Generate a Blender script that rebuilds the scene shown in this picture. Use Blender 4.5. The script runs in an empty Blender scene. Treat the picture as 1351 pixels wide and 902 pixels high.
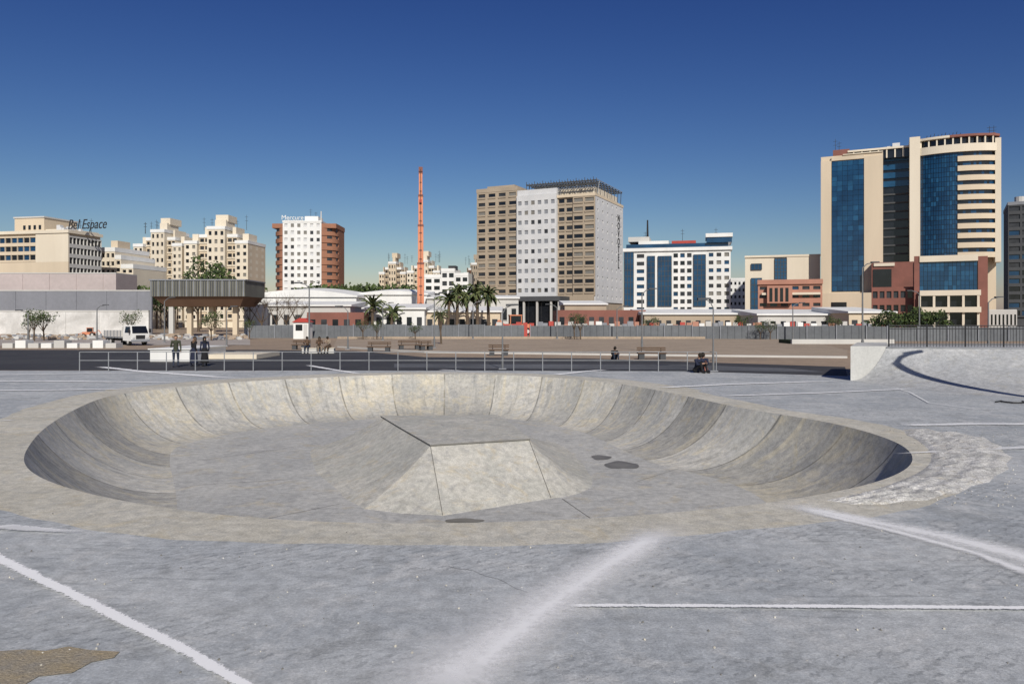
import bpy, bmesh, math, random
import numpy as np
from mathutils import Vector, Matrix
random.seed(7)
S=bpy.context.scene
H=2.7; HY=420.0; CX=675.5
R=math.radians
# ------------------------------------------------------------ materials
def nd(nt,t,**kw):
    n=nt.nodes.new(t)
    for k,v in kw.items():
        if k in n.inputs.keys(): n.inputs[k].default_value=v
        else: setattr(n,k,v)
    return n
MATS={}
def mat(name,c1,c2=None,scale=1.0,rough=0.85,bump=0.0,bscale=None,metal=0.0,fine=0.0,dist=0.0,spec=0.3,streak=False):
    if name in MATS: return MATS[name]
    m=bpy.data.materials.new(name); m.use_nodes=True; nt=m.node_tree; L=nt.links
    bs=nt.nodes['Principled BSDF']; bs.inputs['Roughness'].default_value=rough
    bs.inputs['Metallic'].default_value=metal; bs.inputs['Specular IOR Level'].default_value=spec
    if c2 is None: c2=tuple(max(0,c*0.86) for c in c1)
    tc=nd(nt,'ShaderNodeTexCoord'); src=tc.outputs['Object']
    if streak:
        mp=nd(nt,'ShaderNodeMapping'); mp.inputs['Scale'].default_value=(1,1,0.15); L.new(src,mp.inputs[0]); src=mp.outputs[0]
    n1=nd(nt,'ShaderNodeTexNoise',Scale=scale,Detail=6.0,Roughness=0.6,Distortion=dist); L.new(src,n1.inputs['Vector'])
    rp=nd(nt,'ShaderNodeValToRGB'); rp.color_ramp.elements[0].position=0.35; rp.color_ramp.elements[1].position=0.65
    rp.color_ramp.elements[0].color=(*c2,1); rp.color_ramp.elements[1].color=(*c1,1)
    L.new(n1.outputs['Fac'],rp.inputs[0]); out=rp.outputs[0]
    if fine>0:
        n2=nd(nt,'ShaderNodeTexNoise',Scale=scale*14,Detail=8.0,Roughness=0.75); L.new(tc.outputs['Object'],n2.inputs['Vector'])
        mr=nd(nt,'ShaderNodeMapRange'); mr.inputs['From Min'].default_value=0.3; mr.inputs['From Max'].default_value=0.7
        mr.inputs['To Min'].default_value=1-fine; mr.inputs['To Max'].default_value=1+fine; L.new(n2.outputs['Fac'],mr.inputs[0])
        mx=nd(nt,'ShaderNodeVectorMath',operation='SCALE'); L.new(out,mx.inputs[0]); L.new(mr.outputs[0],mx.inputs['Scale']); out=mx.outputs[0]
    L.new(out,bs.inputs['Base Color'])
    if bump>0:
        n3=nd(nt,'ShaderNodeTexNoise',Scale=bscale or scale*10,Detail=6.0,Roughness=0.7); L.new(tc.outputs['Object'],n3.inputs['Vector'])
        b=nd(nt,'ShaderNodeBump',Strength=bump,Distance=0.05); L.new(n3.outputs['Fac'],b.inputs['Height']); L.new(b.outputs[0],bs.inputs['Normal'])
    MATS[name]=m; return m
cream=mat('cream_render',(0.61,0.51,0.38),(0.53,0.445,0.33),0.15,streak=True)
cream2=mat('cream_light',(0.68,0.61,0.49),(0.60,0.53,0.42),0.15,streak=True)
white=mat('white_paint',(0.74,0.74,0.72),(0.64,0.64,0.62),0.2,streak=True)
offw=mat('off_white',(0.53,0.52,0.49),(0.44,0.43,0.41),0.2,streak=True)
tan=mat('tan_render',(0.39,0.32,0.24),(0.32,0.265,0.20),0.15,streak=True)
greyw=mat('grey_white_cladding',(0.58,0.58,0.58),(0.51,0.515,0.52),0.3)
brown=mat('brown_cladding',(0.32,0.15,0.09),(0.26,0.125,0.08),0.2)
redb=mat('red_brown_render',(0.24,0.10,0.078),(0.18,0.08,0.062),0.3)
salmon=mat('salmon_render',(0.42,0.21,0.15),(0.35,0.18,0.13),0.3)
dark=mat('dark_metal',(0.03,0.03,0.032),None,1,0.5)
darkgr=mat('dark_grey',(0.07,0.074,0.08),None,0.5)
midgr=mat('mid_grey_metal',(0.24,0.25,0.27),(0.19,0.20,0.22),0.6)
hoard=mat('hoarding_grey',(0.15,0.16,0.17),(0.11,0.118,0.128),0.12,fine=.15)
pinkw=mat('pinkish_wall',(0.48,0.41,0.395),(0.40,0.345,0.33),0.1,fine=.08)
bluegl=mat('blue_glass',(0.010,0.058,0.135),(0.005,0.028,0.07),0.2,0.1,spec=0.6)
bluegl2=mat('blue_glass_light',(0.016,0.085,0.18),(0.010,0.05,0.11),0.3,0.1,spec=0.6)
dkgl=mat('dark_glass',(0.014,0.016,0.02),(0.008,0.009,0.012),0.5,0.15,spec=0.6)
dkgl2=mat('dark_glass_b',(0.045,0.048,0.053),(0.026,0.027,0.03),0.7,0.3,spec=0.5)
curt=mat('curtained_window',(0.20,0.19,0.17),None,0.7,0.6)
orange=mat('orange_paint',(0.62,0.24,0.13),(0.52,0.19,0.10),0.5,0.6)
red=mat('red_paint',(0.40,0.06,0.045),None,0.6,0.6)
steel=mat('galvanised_steel',(0.36,0.37,0.38),(0.28,0.29,0.30),2,0.5,metal=0.4)
polem=mat('lamp_pole_paint',(0.17,0.175,0.18),(0.13,0.135,0.14),2,0.6)
tyre=mat('tyre_rubber',(0.02,0.02,0.02),None,3,0.9)
bark=mat('bark',(0.13,0.095,0.065),(0.08,0.06,0.045),3,0.95)
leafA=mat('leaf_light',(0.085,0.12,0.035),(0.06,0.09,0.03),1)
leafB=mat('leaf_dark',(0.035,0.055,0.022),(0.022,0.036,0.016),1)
palmA=mat('palm_leaf',(0.13,0.145,0.055),(0.07,0.09,0.035),1)
wood=mat('bench_wood',(0.12,0.08,0.055),None,3)
G3=[dkgl,dkgl,dkgl2,dkgl,curt]
# ------------------------------------------------------------ mesh builder
class MB:
    def __init__(s): s.v=[];s.f=[];s.m=[];s.mats=[];s.d={}
    def mi(s,m):
        k=s.d.get(m.name)
        if k is None: k=len(s.mats); s.mats.append(m); s.d[m.name]=k
        return k
    def face(s,pts,m):
        i=len(s.v); s.v+= [tuple(p) for p in pts]; s.f.append(tuple(range(i,i+len(pts)))); s.m.append(s.mi(m))
    def box(s,x0,x1,y0,y1,z0,z1,m,M=None):
        if x0>x1:x0,x1=x1,x0
        if y0>y1:y0,y1=y1,y0
        if z0>z1:z0,z1=z1,z0
        c=[(x0,y0,z0),(x1,y0,z0),(x1,y1,z0),(x0,y1,z0),(x0,y0,z1),(x1,y0,z1),(x1,y1,z1),(x0,y1,z1)]
        if M is not None: c=[tuple(M@Vector(p)) for p in c]
        s.hexa(c,m)
    def hexa(s,c,m):
        i=len(s.v); s.v+=[tuple(p) for p in c]; k=s.mi(m)
        for f in ((3,2,1,0),(4,5,6,7),(0,1,5,4),(1,2,6,5),(2,3,7,6),(3,0,4,7)):
            s.f.append(tuple(i+a for a in f)); s.m.append(k)
    def tube(s,p0,p1,r0,r1,m,n=8,cap=True):
        p0=Vector(p0);p1=Vector(p1);d=(p1-p0).normalized()
        a=d.orthogonal().normalized();b=d.cross(a); i=len(s.v);k=s.mi(m)
        for p,r in((p0,r0),(p1,r1)):
            for j in range(n):
                t=2*math.pi*j/n; s.v.append(tuple(p+a*(r*math.cos(t))+b*(r*math.sin(t))))
        for j in range(n):
            s.f.append((i+j,i+(j+1)%n,i+n+(j+1)%n,i+n+j)); s.m.append(k)
        if cap:
            s.f.append(tuple(i+j for j in range(n))[::-1]); s.m.append(k)
            s.f.append(tuple(i+n+j for j in range(n))); s.m.append(k)
    def obj(s,name,loc=(0,0,0),rz=0,parent=None,smooth=False):
        me=bpy.data.meshes.new(name); me.from_pydata(s.v,[],s.f)
        for m in s.mats: me.materials.append(m)
        me.polygons.foreach_set('material_index',s.m)
        if smooth: me.polygons.foreach_set('use_smooth',[True]*len(s.f))
        me.update(); o=bpy.data.objects.new(name,me); S.collection.objects.link(o)
        o.location=loc; o.rotation_euler[2]=rz
        if parent: o.parent=parent
        return o
def GP(px,py,z=0.0):
    d=(H-z)*1000/(py-HY); return ((px-CX)/1000*d,d)
def XX(px,d): return (px-CX)/1000*d
def ZZ(py,d): return H+(HY-py)/1000*d
def dd(py): return H*1000/(py-HY)
# ------------------------------------------------------------ people
def cloth(n,c): return mat(n,c,tuple(x*.75 for x in c),4,.9)
skin=mat('skin',(0.42,0.25,0.17),None,8,.6); hair=mat('hair',(0.02,0.016,0.012),None,8,.8)
def person(name,joints,loc,rz,mt,robe=None,scarf=False,sc=1.0):
    J={k:Vector(v) for k,v in joints.items()}
    bones=[]
    def bn(a,b,r0,r1,tag): bones.append((Vector(J[a] if isinstance(a,str) else a),Vector(J[b] if isinstance(b,str) else b),r0,r1,tag))
    up=(J['neck']-J['pel']).normalized(); lat=(J['shR']-J['shL']).normalized(); fw=lat.cross(up)*-1
    bn('pel',J['pel']+up*.18,.135,.125,'top'); bn(J['pel']+up*.18,J['neck']-up*.1,.125,.13,'top')
    bn('hipL','hipR',.115,.115,'leg'); bn('shL','shR',.07,.07,'top'); bn(J['neck']-up*.1,J['neck'],.09,.06,'top')
    bn('neck','head',.055,.055,'skin')
    hd=J['head']; bn(hd-up*.03+fw*.012,hd+up*.04,.075,.09,'skin'); bn(hd+up*.06-fw*.015,hd+up*.05-fw*.03,.098,.098,'hair'); bn(hd-up*.07+fw*.04,hd-up*.05+fw*.05,.045,.045,'skin')
    bn(hd+fw*.09-up*.01,hd+fw*.112-up*.025,.012,.016,'skin')
    for sg in(-1,1):
        bn(hd+lat*sg*.033+fw*.088+up*.012,hd+lat*sg*.034+fw*.089+up*.012,.012,.012,'hair'); bn(hd+lat*sg*.088-up*.015,hd+lat*sg*.09+up*.015,.02,.02,'skin')
    bn(hd+fw*.09-up*.055-lat*.015,hd+fw*.09-up*.055+lat*.015,.009,.009,'lip')
    if scarf:
        bn(hd+up*.03-fw*.02,hd-up*.12-fw*.03,.112,.10,'scarf'); bn(hd-up*.12,hd-up*.2+fw*.02,.1,.13,'scarf')
    for s_ in 'LR':
        bn('sh'+s_,'el'+s_,.058,.045,'top'); bn('el'+s_,'wr'+s_,.045,.03,'top')
        bn('hip'+s_,'kn'+s_,.092,.062,'leg'); bn('kn'+s_,'an'+s_,.062,.042,'leg')
        an=J['an'+s_]; bn(an-Vector((0,0,.03)),an+J['foot'+s_]*.16-Vector((0,0,.045)),.045,.035,'shoe')
        wr=J['wr'+s_]; dr=(wr-J['el'+s_]).normalized(); side=fw if abs(dr.dot(fw))<.8 else up
        side=(side-dr*side.dot(dr)).normalized()
        bn(wr,wr+dr*.075,.028,.036,'skin')
        crl=dr.cross(side)
        for q,l in((-1.5,.06),(-.5,.075),(.5,.08),(1.5,.07)):
            a=wr+dr*.08+side*q*.02; b=a+dr*l*.55; c=b+(dr*.8+crl*(.6 if s_=='L' else -.6))*l*.5
            bn(a,b,.0095,.0085,'skin'); bn(b,c,.0085,.0075,'skin')
        bn(wr+dr*.02+side*.03,wr+dr*.065+side*.06,.012,.009,'skin')
    if robe:
        bn(J['pel']+Vector((0,0,.05)),Vector((J['pel'].x,J['pel'].y,robe)),.16,.24,'leg')
    bm=bmesh.new()
    for a,b,r0,r1,t in bones:
        v=b-a; L_=v.length
        for p,r in((a,r0),(b,r1)):
            if t=='leg' and r>.2: continue
            bmesh.ops.create_uvsphere(bm,u_segments=12,v_segments=8,radius=r,matrix=Matrix.Translation(p))
        if L_>1e-4:
            M=Matrix.Translation((a+b)/2)@v.to_track_quat('Z','Y').to_matrix().to_4x4()
            bmesh.ops.create_cone(bm,cap_ends=True,segments=12,radius1=r0,radius2=r1,depth=L_,matrix=M)
    me=bpy.data.meshes.new(name+'_tmp'); bm.to_mesh(me); bm.free(); o=bpy.data.objects.new(name,me); S.collection.objects.link(o)
    md=o.modifiers.new('r','REMESH'); md.mode='VOXEL'; md.voxel_size=.0135
    sm=o.modifiers.new('s','SMOOTH'); sm.iterations=2; sm.factor=.5
    dg=bpy.context.evaluated_depsgraph_get(); dg.update(); m2=bpy.data.meshes.new_from_object(o.evaluated_get(dg)); o.modifiers.clear(); o.data=m2
    tags=['top','leg','skin','hair','shoe','scarf','lip']; m2.materials.clear()
    for t in tags: m2.materials.append(mt.get(t,mt['top']) if t!='skin' else skin)
    nf_=len(m2.polygons); cen_=np.zeros(nf_*3); m2.polygons.foreach_get('center',cen_); cen_=cen_.reshape(-1,3)
    best=np.full(nf_,1e9); idx=np.zeros(nf_,int)
    for a,b,r0,r1,t in bones:
        A=np.array(a);V=np.array(b)-A; l2=max(1e-9,V@V); tt=np.clip((cen_-A)@V/l2,0,1); dist=np.linalg.norm(cen_-A-tt[:,None]*V,axis=1)-(r0+(r1-r0)*tt)
        k=dist<best; best[k]=dist[k]; idx[k]=tags.index(t)
    m2.polygons.foreach_set('material_index',idx); m2.polygons.foreach_set('use_smooth',[True]*nf_)
    o.location=loc; o.rotation_euler[2]=rz; o.scale=(sc,)*3; return o
def stand(step=.0,arm=.0,bend=0):
    j=dict(pel=(0,0,.93),neck=(0,-.02,1.48),head=(0,-.03,1.62),hipL=(-.1,0,.9),hipR=(.1,0,.9),shL=(-.19,0,1.41),shR=(.19,0,1.41),
      elL=(-.25,.05+arm,1.13),wrL=(-.25,-.06+arm,.9),elR=(.25,.05-arm,1.13),wrR=(.25,-.08-arm*1.3,.9),
      knL=(-.11,-.04-step*.5,.49),anL=(-.12,-step,.08),knR=(.11,-.04+step*.3,.49),anR=(.12,step+.03,.08 ),footL=(-.15,-1,0),footR=(.15,-1,0))
    if bend:
        j['wrR']=(.1,-.28,1.15); j['elR']=(.26,-.04,1.14)
    return j
sit=dict(pel=(0,0,.12),neck=(0,-.14,.62),head=(0,-.2,.75),hipL=(-.1,0,.12),hipR=(.1,0,.12),shL=(-.18,-.13,.56),shR=(.18,-.13,.56),elL=(-.24,-.3,.38),wrL=(-.12,-.48,.42),elR=(.24,-.3,.38),wrR=(.12,-.48,.42),
     knL=(-.14,-.42,.46),anL=(-.13,-.5,.08),knR=(.14,-.42,.46),anR=(.13,-.52,.08),footL=(0,-1,0),footR=(0,-1,0))
sitb=dict(sit)
for k in sitb:
    if not k.startswith('foot') and not k.startswith('an'): sitb[k]=(sitb[k][0],sitb[k][1],sitb[k][2]+.42)
sitb['knL']=(-.12,-.44,.5);sitb['knR']=(.12,-.44,.5);sitb['anL']=(-.12,-.46,.08);sitb['anR']=(.12,-.42,.08)
olive=cloth('olive_jacket',(0.05,0.055,0.035)); jeans=cloth('dark_jeans',(0.03,0.04,0.065)); blk=cloth('black_cloth',(0.015,0.015,0.017)); navy=cloth('navy_cloth',(0.02,0.025,0.05)); pink=cloth('pink_cloth',(0.30,0.13,0.11)); brn=cloth('brown_cloth',(0.11,0.07,0.045)); beige=cloth('beige_cloth',(0.3,0.24,0.18))
lipm=mat('lips',(0.3,0.12,0.1))
def PM(top,leg,scarf=None): return dict(top=top,leg=leg,skin=skin,hair=hair,shoe=blk,scarf=scarf or top,lip=lipm)
def at(px,yb): d=dd(yb); return (XX(px,d),d,0.01)
person('standing_man',stand(.06,.0,1),at(232,484.5),R(200),PM(olive,jeans))
person('walking_woman',stand(.1,.08),at(256,483),R(150),PM(blk,navy,brn),robe=.18,scarf=True,sc=.95)
person('walking_woman',stand(.12,-.06),at(270,483),R(215),PM(navy,blk,blk),robe=.2,scarf=True,sc=.95)
person('seated_person',sit,at(919,491.5),R(30),PM(navy,blk),sc=1.1)
person('seated_person',sit,at(928,490.5),R(-20),PM(navy,pink),sc=1.1)
person('crouching_person',sit,at(810,475),R(10),PM(blk,jeans,),sc=1.0)
person('seated_person',sitb,at(406,466),R(0),PM(brn,jeans)); person('seated_person',sitb,at(421,466.5),R(20),PM(brn,beige,brn),scarf=True); person('seated_person',sitb,at(434,466),R(-15),PM(beige,brn))
# ------------------------------------------------------------ building frame
class Bld:
    def __init__(s,cpx,d,th,name):
        s.C=(XX(cpx,d),d); s.t=R(th); s.mb=MB(); s.name=name
    def x(s,px):
        k=(px-CX)/1000; return (k*s.C[1]-s.C[0])/(math.cos(s.t)+k*math.sin(s.t))
    def y(s,px):
        k=(px-CX)/1000; return (k*s.C[1]-s.C[0])/(math.sin(s.t)-k*math.cos(s.t))
    def z(s,py,px): return H+(HY-py)/1000*(s.C[1]-s.x(px)*math.sin(s.t))
    def panels(s,x0,x1,z0,z1,nf,nc,wf,hf,wall,gl,face='F',rec=0.35,off=0.0,rail=None,at=0.0):
        def bx(u0,u1,n0,n1,a,b,m):
            if face=='F': s.mb.box(u0,u1,at-n1-off,at-n0-off,a,b,m)
            else: s.mb.box(at+n0+off,at+n1+off,u0,u1,a,b,m)
        fh=(z1-z0)/nf; cw=(x1-x0)/nc
        for i in range(nf):
            zb=z0+i*fh; wz0=zb+fh*(1-hf)*0.6; wz1=wz0+fh*hf
            bx(x0,x1,-rec,0,zb,wz0,wall)
            bx(x0,x1,-rec,0,wz1,zb+fh,wall)
            for j in range(nc+1):
                a=x0+(j-1)*cw+cw*(1+wf)/2 if j>0 else x0
                b=x0+j*cw+cw*(1-wf)/2 if j<nc else x1
                if b>a+0.01: bx(a,b,-rec,-0.002,wz0,wz1,wall)
                if j<nc:
                    g0=x0+j*cw+cw*(1-wf)/2; g1=g0+cw*wf
                    g=random.choice(gl); bx(g0,g1,-rec-0.05,-rec+0.06,wz0,wz1,g)
                    if rail is not None: bx(g0-0.1,g1+0.1,0.002,0.25,wz0-0.05,wz0+fh*hf*0.28,rail)
    def done(s): 
        return s.mb.obj(s.name,(s.C[0],s.C[1],0),-s.t)
def text(parent,body,loc,size,m,rot=(R(90),0,0),name='rooftop_lettering',sx=1,shear=0):
    c=bpy.data.curves.new(name,'FONT'); c.body=body; c.size=size; c.extrude=0.06; c.materials.append(m)
    c.align_x='CENTER'; c.shear=shear
    o=bpy.data.objects.new(name,c); S.collection.objects.link(o); o.parent=parent; o.location=loc; o.rotation_euler=rot; o.scale=(sx,1,1)
    return o
# ------------------------------------------------------------ camera, light, world
cam=bpy.data.cameras.new('camera'); co=bpy.data.objects.new('camera',cam); S.collection.objects.link(co)
co.location=(0,0,H); co.rotation_euler=(R(90),0,0); cam.sensor_width=36; cam.lens=36*1000/1351
cam.shift_y=-(451-HY)/1351; cam.clip_end=9000; cam.clip_start=0.1; S.camera=co
sunaz=11.0; sunel=34
sd=Vector((math.sin(R(sunaz))*math.cos(R(sunel)),-math.cos(R(sunaz))*math.cos(R(sunel)),math.sin(R(sunel))))
sl=bpy.data.lights.new('sun','SUN'); sl.energy=4.5; sl.angle=R(0.5); sl.color=(1,0.945,0.86)
so=bpy.data.objects.new('sun',sl); S.collection.objects.link(so); so.rotation_euler=sd.to_track_quat('Z','Y').to_euler(); so.location=(10,-30,40)
w=bpy.data.worlds.new('World'); S.world=w; w.use_nodes=True; nt=w.node_tree
sky=nd(nt,'ShaderNodeTexSky'); sky.sky_type='NISHITA'; sky.sun_disc=False; sky.sun_elevation=R(sunel); sky.sun_rotation=R(180-sunaz)
sky.air_density=1.0; sky.dust_density=0.6; sky.ozone_density=2.5; sky.altitude=0
bg=nt.nodes['Background']; bg.inputs[1].default_value=0.1
sp=nd(nt,'ShaderNodeSeparateColor'); cb=nd(nt,'ShaderNodeCombineColor'); nt.links.new(sky.outputs[0],sp.inputs[0])
for i,(g_,k_,cl) in enumerate(((1.95,1.9,5.5),(1.75,1.32,6.5),(1.25,0.98,8.0))):
    a=nd(nt,'ShaderNodeMath',operation='MULTIPLY'); a.inputs[1].default_value=0.075; nt.links.new(sp.outputs[i],a.inputs[0])
    b=nd(nt,'ShaderNodeMath',operation='POWER'); b.inputs[1].default_value=g_; nt.links.new(a.outputs[0],b.inputs[0])
    c=nd(nt,'ShaderNodeMath',operation='MULTIPLY'); c.inputs[1].default_value=k_*10; nt.links.new(b.outputs[0],c.inputs[0])
    e=nd(nt,'ShaderNodeMath',operation='MINIMUM'); e.inputs[1].default_value=cl; nt.links.new(c.outputs[0],e.inputs[0]); nt.links.new(e.outputs[0],cb.inputs[i])
nt.links.new(cb.outputs[0],bg.inputs[0])
S.view_settings.view_transform='Standard'; S.view_settings.look='None'; S.view_settings.exposure=0
# ------------------------------------------------------------ ground + bowl
rim=[(30,610),(38,588),(62,562),(105,537),(150,521),(230,511),(300,504.5),(378,500),(460,496),(545,493.5),(625,493.5),(700,496),(770,501),(830,508),(895,520),(945,531),(1000,542),(1085,555),(1150,571),(1192,587),(1207,605),(1193,622),(1150,638),(1085,652),(1000,665),(900,675),(800,682.5),(700,687.5),(600,690),(500,690.5),(400,687.5),(290,679),(180,664),(100,647),(50,629)]
P=[Vector(GP(*p)) for p in rim]
def catmull(P,n):
    out=[]
    for i in range(len(P)):
        a,b,c,d=P[i-1],P[i],P[(i+1)%len(P)],P[(i+2)%len(P)]
        for k in range(n):
            t=k/n; out.append(0.5*((2*b)+(c-a)*t+(2*a-5*b+4*c-d)*t*t+(-a+3*b-3*c+d)*t**3))
    return out
raw=catmull(P,8)
def resample(Q,N):
    L=[0]
    for i in range(len(Q)): L.append(L[-1]+(Q[(i+1)%len(Q)]-Q[i]).length)
    T=L[-1]; out=[];j=0
    for k in range(N):
        t=T*k/N
        while L[j+1]<t: j+=1
        f=(t-L[j])/(L[j+1]-L[j]); out.append(Q[j].lerp(Q[(j+1)%len(Q)],f))
    return out
N=240; C=resample(raw,N)
for _ in range(10): C=[(C[i-1]+C[i]*2+C[(i+1)%N])/4 for i in range(N)]
cen=Vector((-2.0,21.5))
def nrm(i):
    t=(C[(i+1)%N]-C[i-1]).normalized(); n=Vector((t.y,-t.x))
    if n.dot(C[i]-cen)<0: n=-n
    return n
NR=[nrm(i) for i in range(N)]
def node_concrete(name,a,b,c,stain,scale=0.35,uvjoints=0,rough=0.8,speck=0.18,scuff=True,bump=0.4,blot=1.0):
    m=bpy.data.materials.new(name); m.use_nodes=True; nt=m.node_tree; L=nt.links; bs=nt.nodes['Principled BSDF']
    bs.inputs['Roughness'].default_value=rough; bs.inputs['Specular IOR Level'].default_value=0.25
    tc=nd(nt,'ShaderNodeTexCoord'); ob=tc.outputs['Object']
    def mixc(f,c1,c2,bt='MIX'):
        x=nd(nt,'ShaderNodeMix'); x.data_type='RGBA'; x.blend_type=bt
        for s_,v in((0,f),(6,c1),(7,c2)):
            if hasattr(v,'links'): L.new(v,x.inputs[s_])
            else: x.inputs[s_].default_value=v if s_==0 else (*v,1)
        return x.outputs[2]
    def noise(sc,det=6,ro=0.6,dist=0.0,src=ob):
        n=nd(nt,'ShaderNodeTexNoise',Scale=sc,Detail=float(det),Roughness=ro,Distortion=dist); L.new(src,n.inputs['Vector']); return n.outputs['Fac']
    def ramp(f,p0,p1,v0=0.0,v1=1.0):
        n=nd(nt,'ShaderNodeMapRange'); n.interpolation_type='SMOOTHSTEP'
        for i,v in enumerate((p0,p1,v0,v1)): n.inputs[1+i].default_value=v
        L.new(f,n.inputs[0]); return n.outputs[0]
    def mul(x,y):
        n=nd(nt,'ShaderNodeMath',operation='MULTIPLY')
        for i,v in enumerate((x,y)):
            if hasattr(v,'links'): L.new(v,n.inputs[i])
            else: n.inputs[i].default_value=v
        return n.outputs[0]
    col=mixc(ramp(noise(scale,8,0.65,0.4),0.38,0.62),a,b)
    col=mixc(mul(ramp(noise(scale*3.3,8,0.7,1.2),0.48,0.64),0.8),col,c)
    col=mixc(mul(ramp(noise(scale*1.7,6,0.65,2.0),0.53,0.66),0.65),col,stain)
    # damp-looking dark blotches
    col=mixc(mul(ramp(noise(scale*2.6,9,0.75,0.8),0.57,0.7),0.35*blot),col,tuple(x*.62 for x in a))
    if scuff:
        def mapped(sx,sy,rz):
            mp=nd(nt,'ShaderNodeMapping'); mp.inputs['Scale'].default_value=(sx,sy,1); mp.inputs['Rotation'].default_value=(0,0,rz); L.new(ob,mp.inputs[0]); return mp.outputs[0]
        dk_=tuple(x*0.58 for x in a); lt=tuple(min(1,x*1.35) for x in b)
        col=mixc(mul(mul(ramp(noise(2.2,5,0.7,1.5,mapped(.35,2.6,.25)),0.52,0.66),ramp(noise(0.3,3),0.42,0.56)),0.5),col,dk_)
        col=mixc(mul(mul(ramp(noise(3,6,0.7,0.6,mapped(3.0,.5,-.5)),0.56,0.7),ramp(noise(0.21,3),0.46,0.58)),0.5),col,lt)
        w_=nd(nt,'ShaderNodeTexWave',Scale=2.6,Distortion=5.0,Detail=3.0); w_.inputs['Detail Scale'].default_value=2.5; L.new(mapped(1,1,.9),w_.inputs[0])
        tr=mul(ramp(w_.outputs['Fac'],0.62,0.85),mul(ramp(noise(0.5,2,.5,0,mapped(.25,1.6,.06)),0.48,0.56),ramp(noise(7,5,.8),.42,.6)))
        col=mixc(mul(tr,0.6),col,dk_)
        col=mixc(mul(mul(ramp(noise(22,6,.85),0.58,0.68),ramp(noise(.45,4,.6,1),.45,.62)),0.6),col,(.66,.66,.66))
    if uvjoints:
        uv=nd(nt,'ShaderNodeUVMap'); sp=nd(nt,'ShaderNodeSeparateXYZ'); L.new(uv.outputs[0],sp.inputs[0])
        fl=nd(nt,'ShaderNodeMath',operation='FLOOR'); L.new(sp.outputs[0],fl.inputs[0])
        wn=nd(nt,'ShaderNodeTexWhiteNoise',noise_dimensions='1D'); L.new(fl.outputs[0],wn.inputs['W'])
        sc=nd(nt,'ShaderNodeVectorMath',operation='SCALE'); L.new(col,sc.inputs[0]); L.new(ramp(wn.outputs[0],0,1,0.80,1.12),sc.inputs['Scale']); col=sc.outputs[0]
        # some panels keep the yellowish curing compound
        wn2=nd(nt,'ShaderNodeTexWhiteNoise',noise_dimensions='1D'); ad0=nd(nt,'ShaderNodeMath',operation='ADD'); ad0.inputs[1].default_value=37.3; L.new(fl.outputs[0],ad0.inputs[0]); L.new(ad0.outputs[0],wn2.inputs['W'])
        col=mixc(mul(mul(ramp(wn2.outputs[0],.55,.8),ramp(noise(.9,6,.7,1),.4,.6)),.5),col,stain)
        ab=nd(nt,'ShaderNodeMath',operation='PINGPONG'); L.new(sp.outputs[0],ab.inputs[0]); ab.inputs[1].default_value=0.5
        j=ramp(ab.outputs[0],0.006,0.02,1,0)
        col=mixc(mul(mul(j,0.75),ramp(noise(1.5,4),.3,.5)),col,(0.13,0.125,0.11))
        cmb=nd(nt,'ShaderNodeCombineXYZ'); L.new(mul(sp.outputs[0],7.0),cmb.inputs[0]); L.new(mul(sp.outputs[1],1.0),cmb.inputs[1])
        stn=noise(1.0,6,0.7,0.5,cmb.outputs[0])
        col=mixc(mul(ramp(stn,0.5,0.66),0.6),col,stain)
        col=mixc(mul(ramp(stn,0.48,0.34),0.5),col,tuple(x*.6 for x in a))
    sp2=noise(38,4,0.8)
    sc=nd(nt,'ShaderNodeVectorMath',operation='SCALE'); L.new(col,sc.inputs[0]); L.new(ramp(sp2,0.3,0.7,1-speck,1+speck),sc.inputs['Scale'])
    n4=noise(5.5,8,0.75); s2=nd(nt,'ShaderNodeVectorMath',operation='SCALE'); L.new(sc.outputs[0],s2.inputs[0]); L.new(ramp(n4,0.3,0.7,0.80,1.18),s2.inputs['Scale'])
    L.new(s2.outputs[0],bs.inputs['Base Color'])
    b=nd(nt,'ShaderNodeBump',Strength=bump,Distance=0.03)
    ad=nd(nt,'ShaderNodeMath',operation='ADD'); L.new(n4,ad.inputs[0]); L.new(mul(sp2,0.35),ad.inputs[1]); L.new(ad.outputs[0],b.inputs['Height']); L.new(b.outputs[0],bs.inputs['Normal'])
    return m
mplaza=node_concrete('plaza_concrete',(0.345,0.365,0.38),(0.435,0.45,0.455),(0.48,0.485,0.48),(0.29,0.30,0.30))
mband=node_concrete('bowl_band_concrete',(0.47,0.445,0.375),(0.54,0.515,0.445),(0.41,0.40,0.36),(0.50,0.445,0.33),0.5,scuff=False,speck=.22)
mbowl=node_concrete('bowl_concrete',(0.39,0.385,0.355),(0.49,0.475,0.43),(0.355,0.355,0.345),(0.53,0.475,0.35),0.45,uvjoints=1,scuff=False,blot=1.4)
mbfloor=node_concrete('bowl_floor_concrete',(0.385,0.385,0.37),(0.45,0.445,0.42),(0.34,0.34,0.33),(0.44,0.40,0.315),0.35,scuff=False,blot=1.6)
mfun=node_concrete('funbox_concrete',(0.40,0.395,0.355),(0.48,0.465,0.415),(0.35,0.345,0.325),(0.46,0.41,0.31),0.7,scuff=False)
mrough=node_concrete('rough_concrete',(0.47,0.465,0.44),(0.64,0.63,0.60),(0.36,0.35,0.33),(0.53,0.49,0.41),1.6,scuff=False,speck=0.4,bump=1.0)
gm=MB()
bw=[1.1+0.35*max(0,-NR[i].x)+0.12*math.sin(i*0.11)+0.06*math.sin(i*.43+1)+0.03*math.sin(i*1.7)+(0.35 if C[i].y>28 else 0) for i in range(N)]
r0=[(C[i].x,C[i].y) for i in range(N)]
r1=[tuple(C[i]+NR[i]*bw[i]) for i in range(N)]
rings=[r0,r1]
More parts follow.
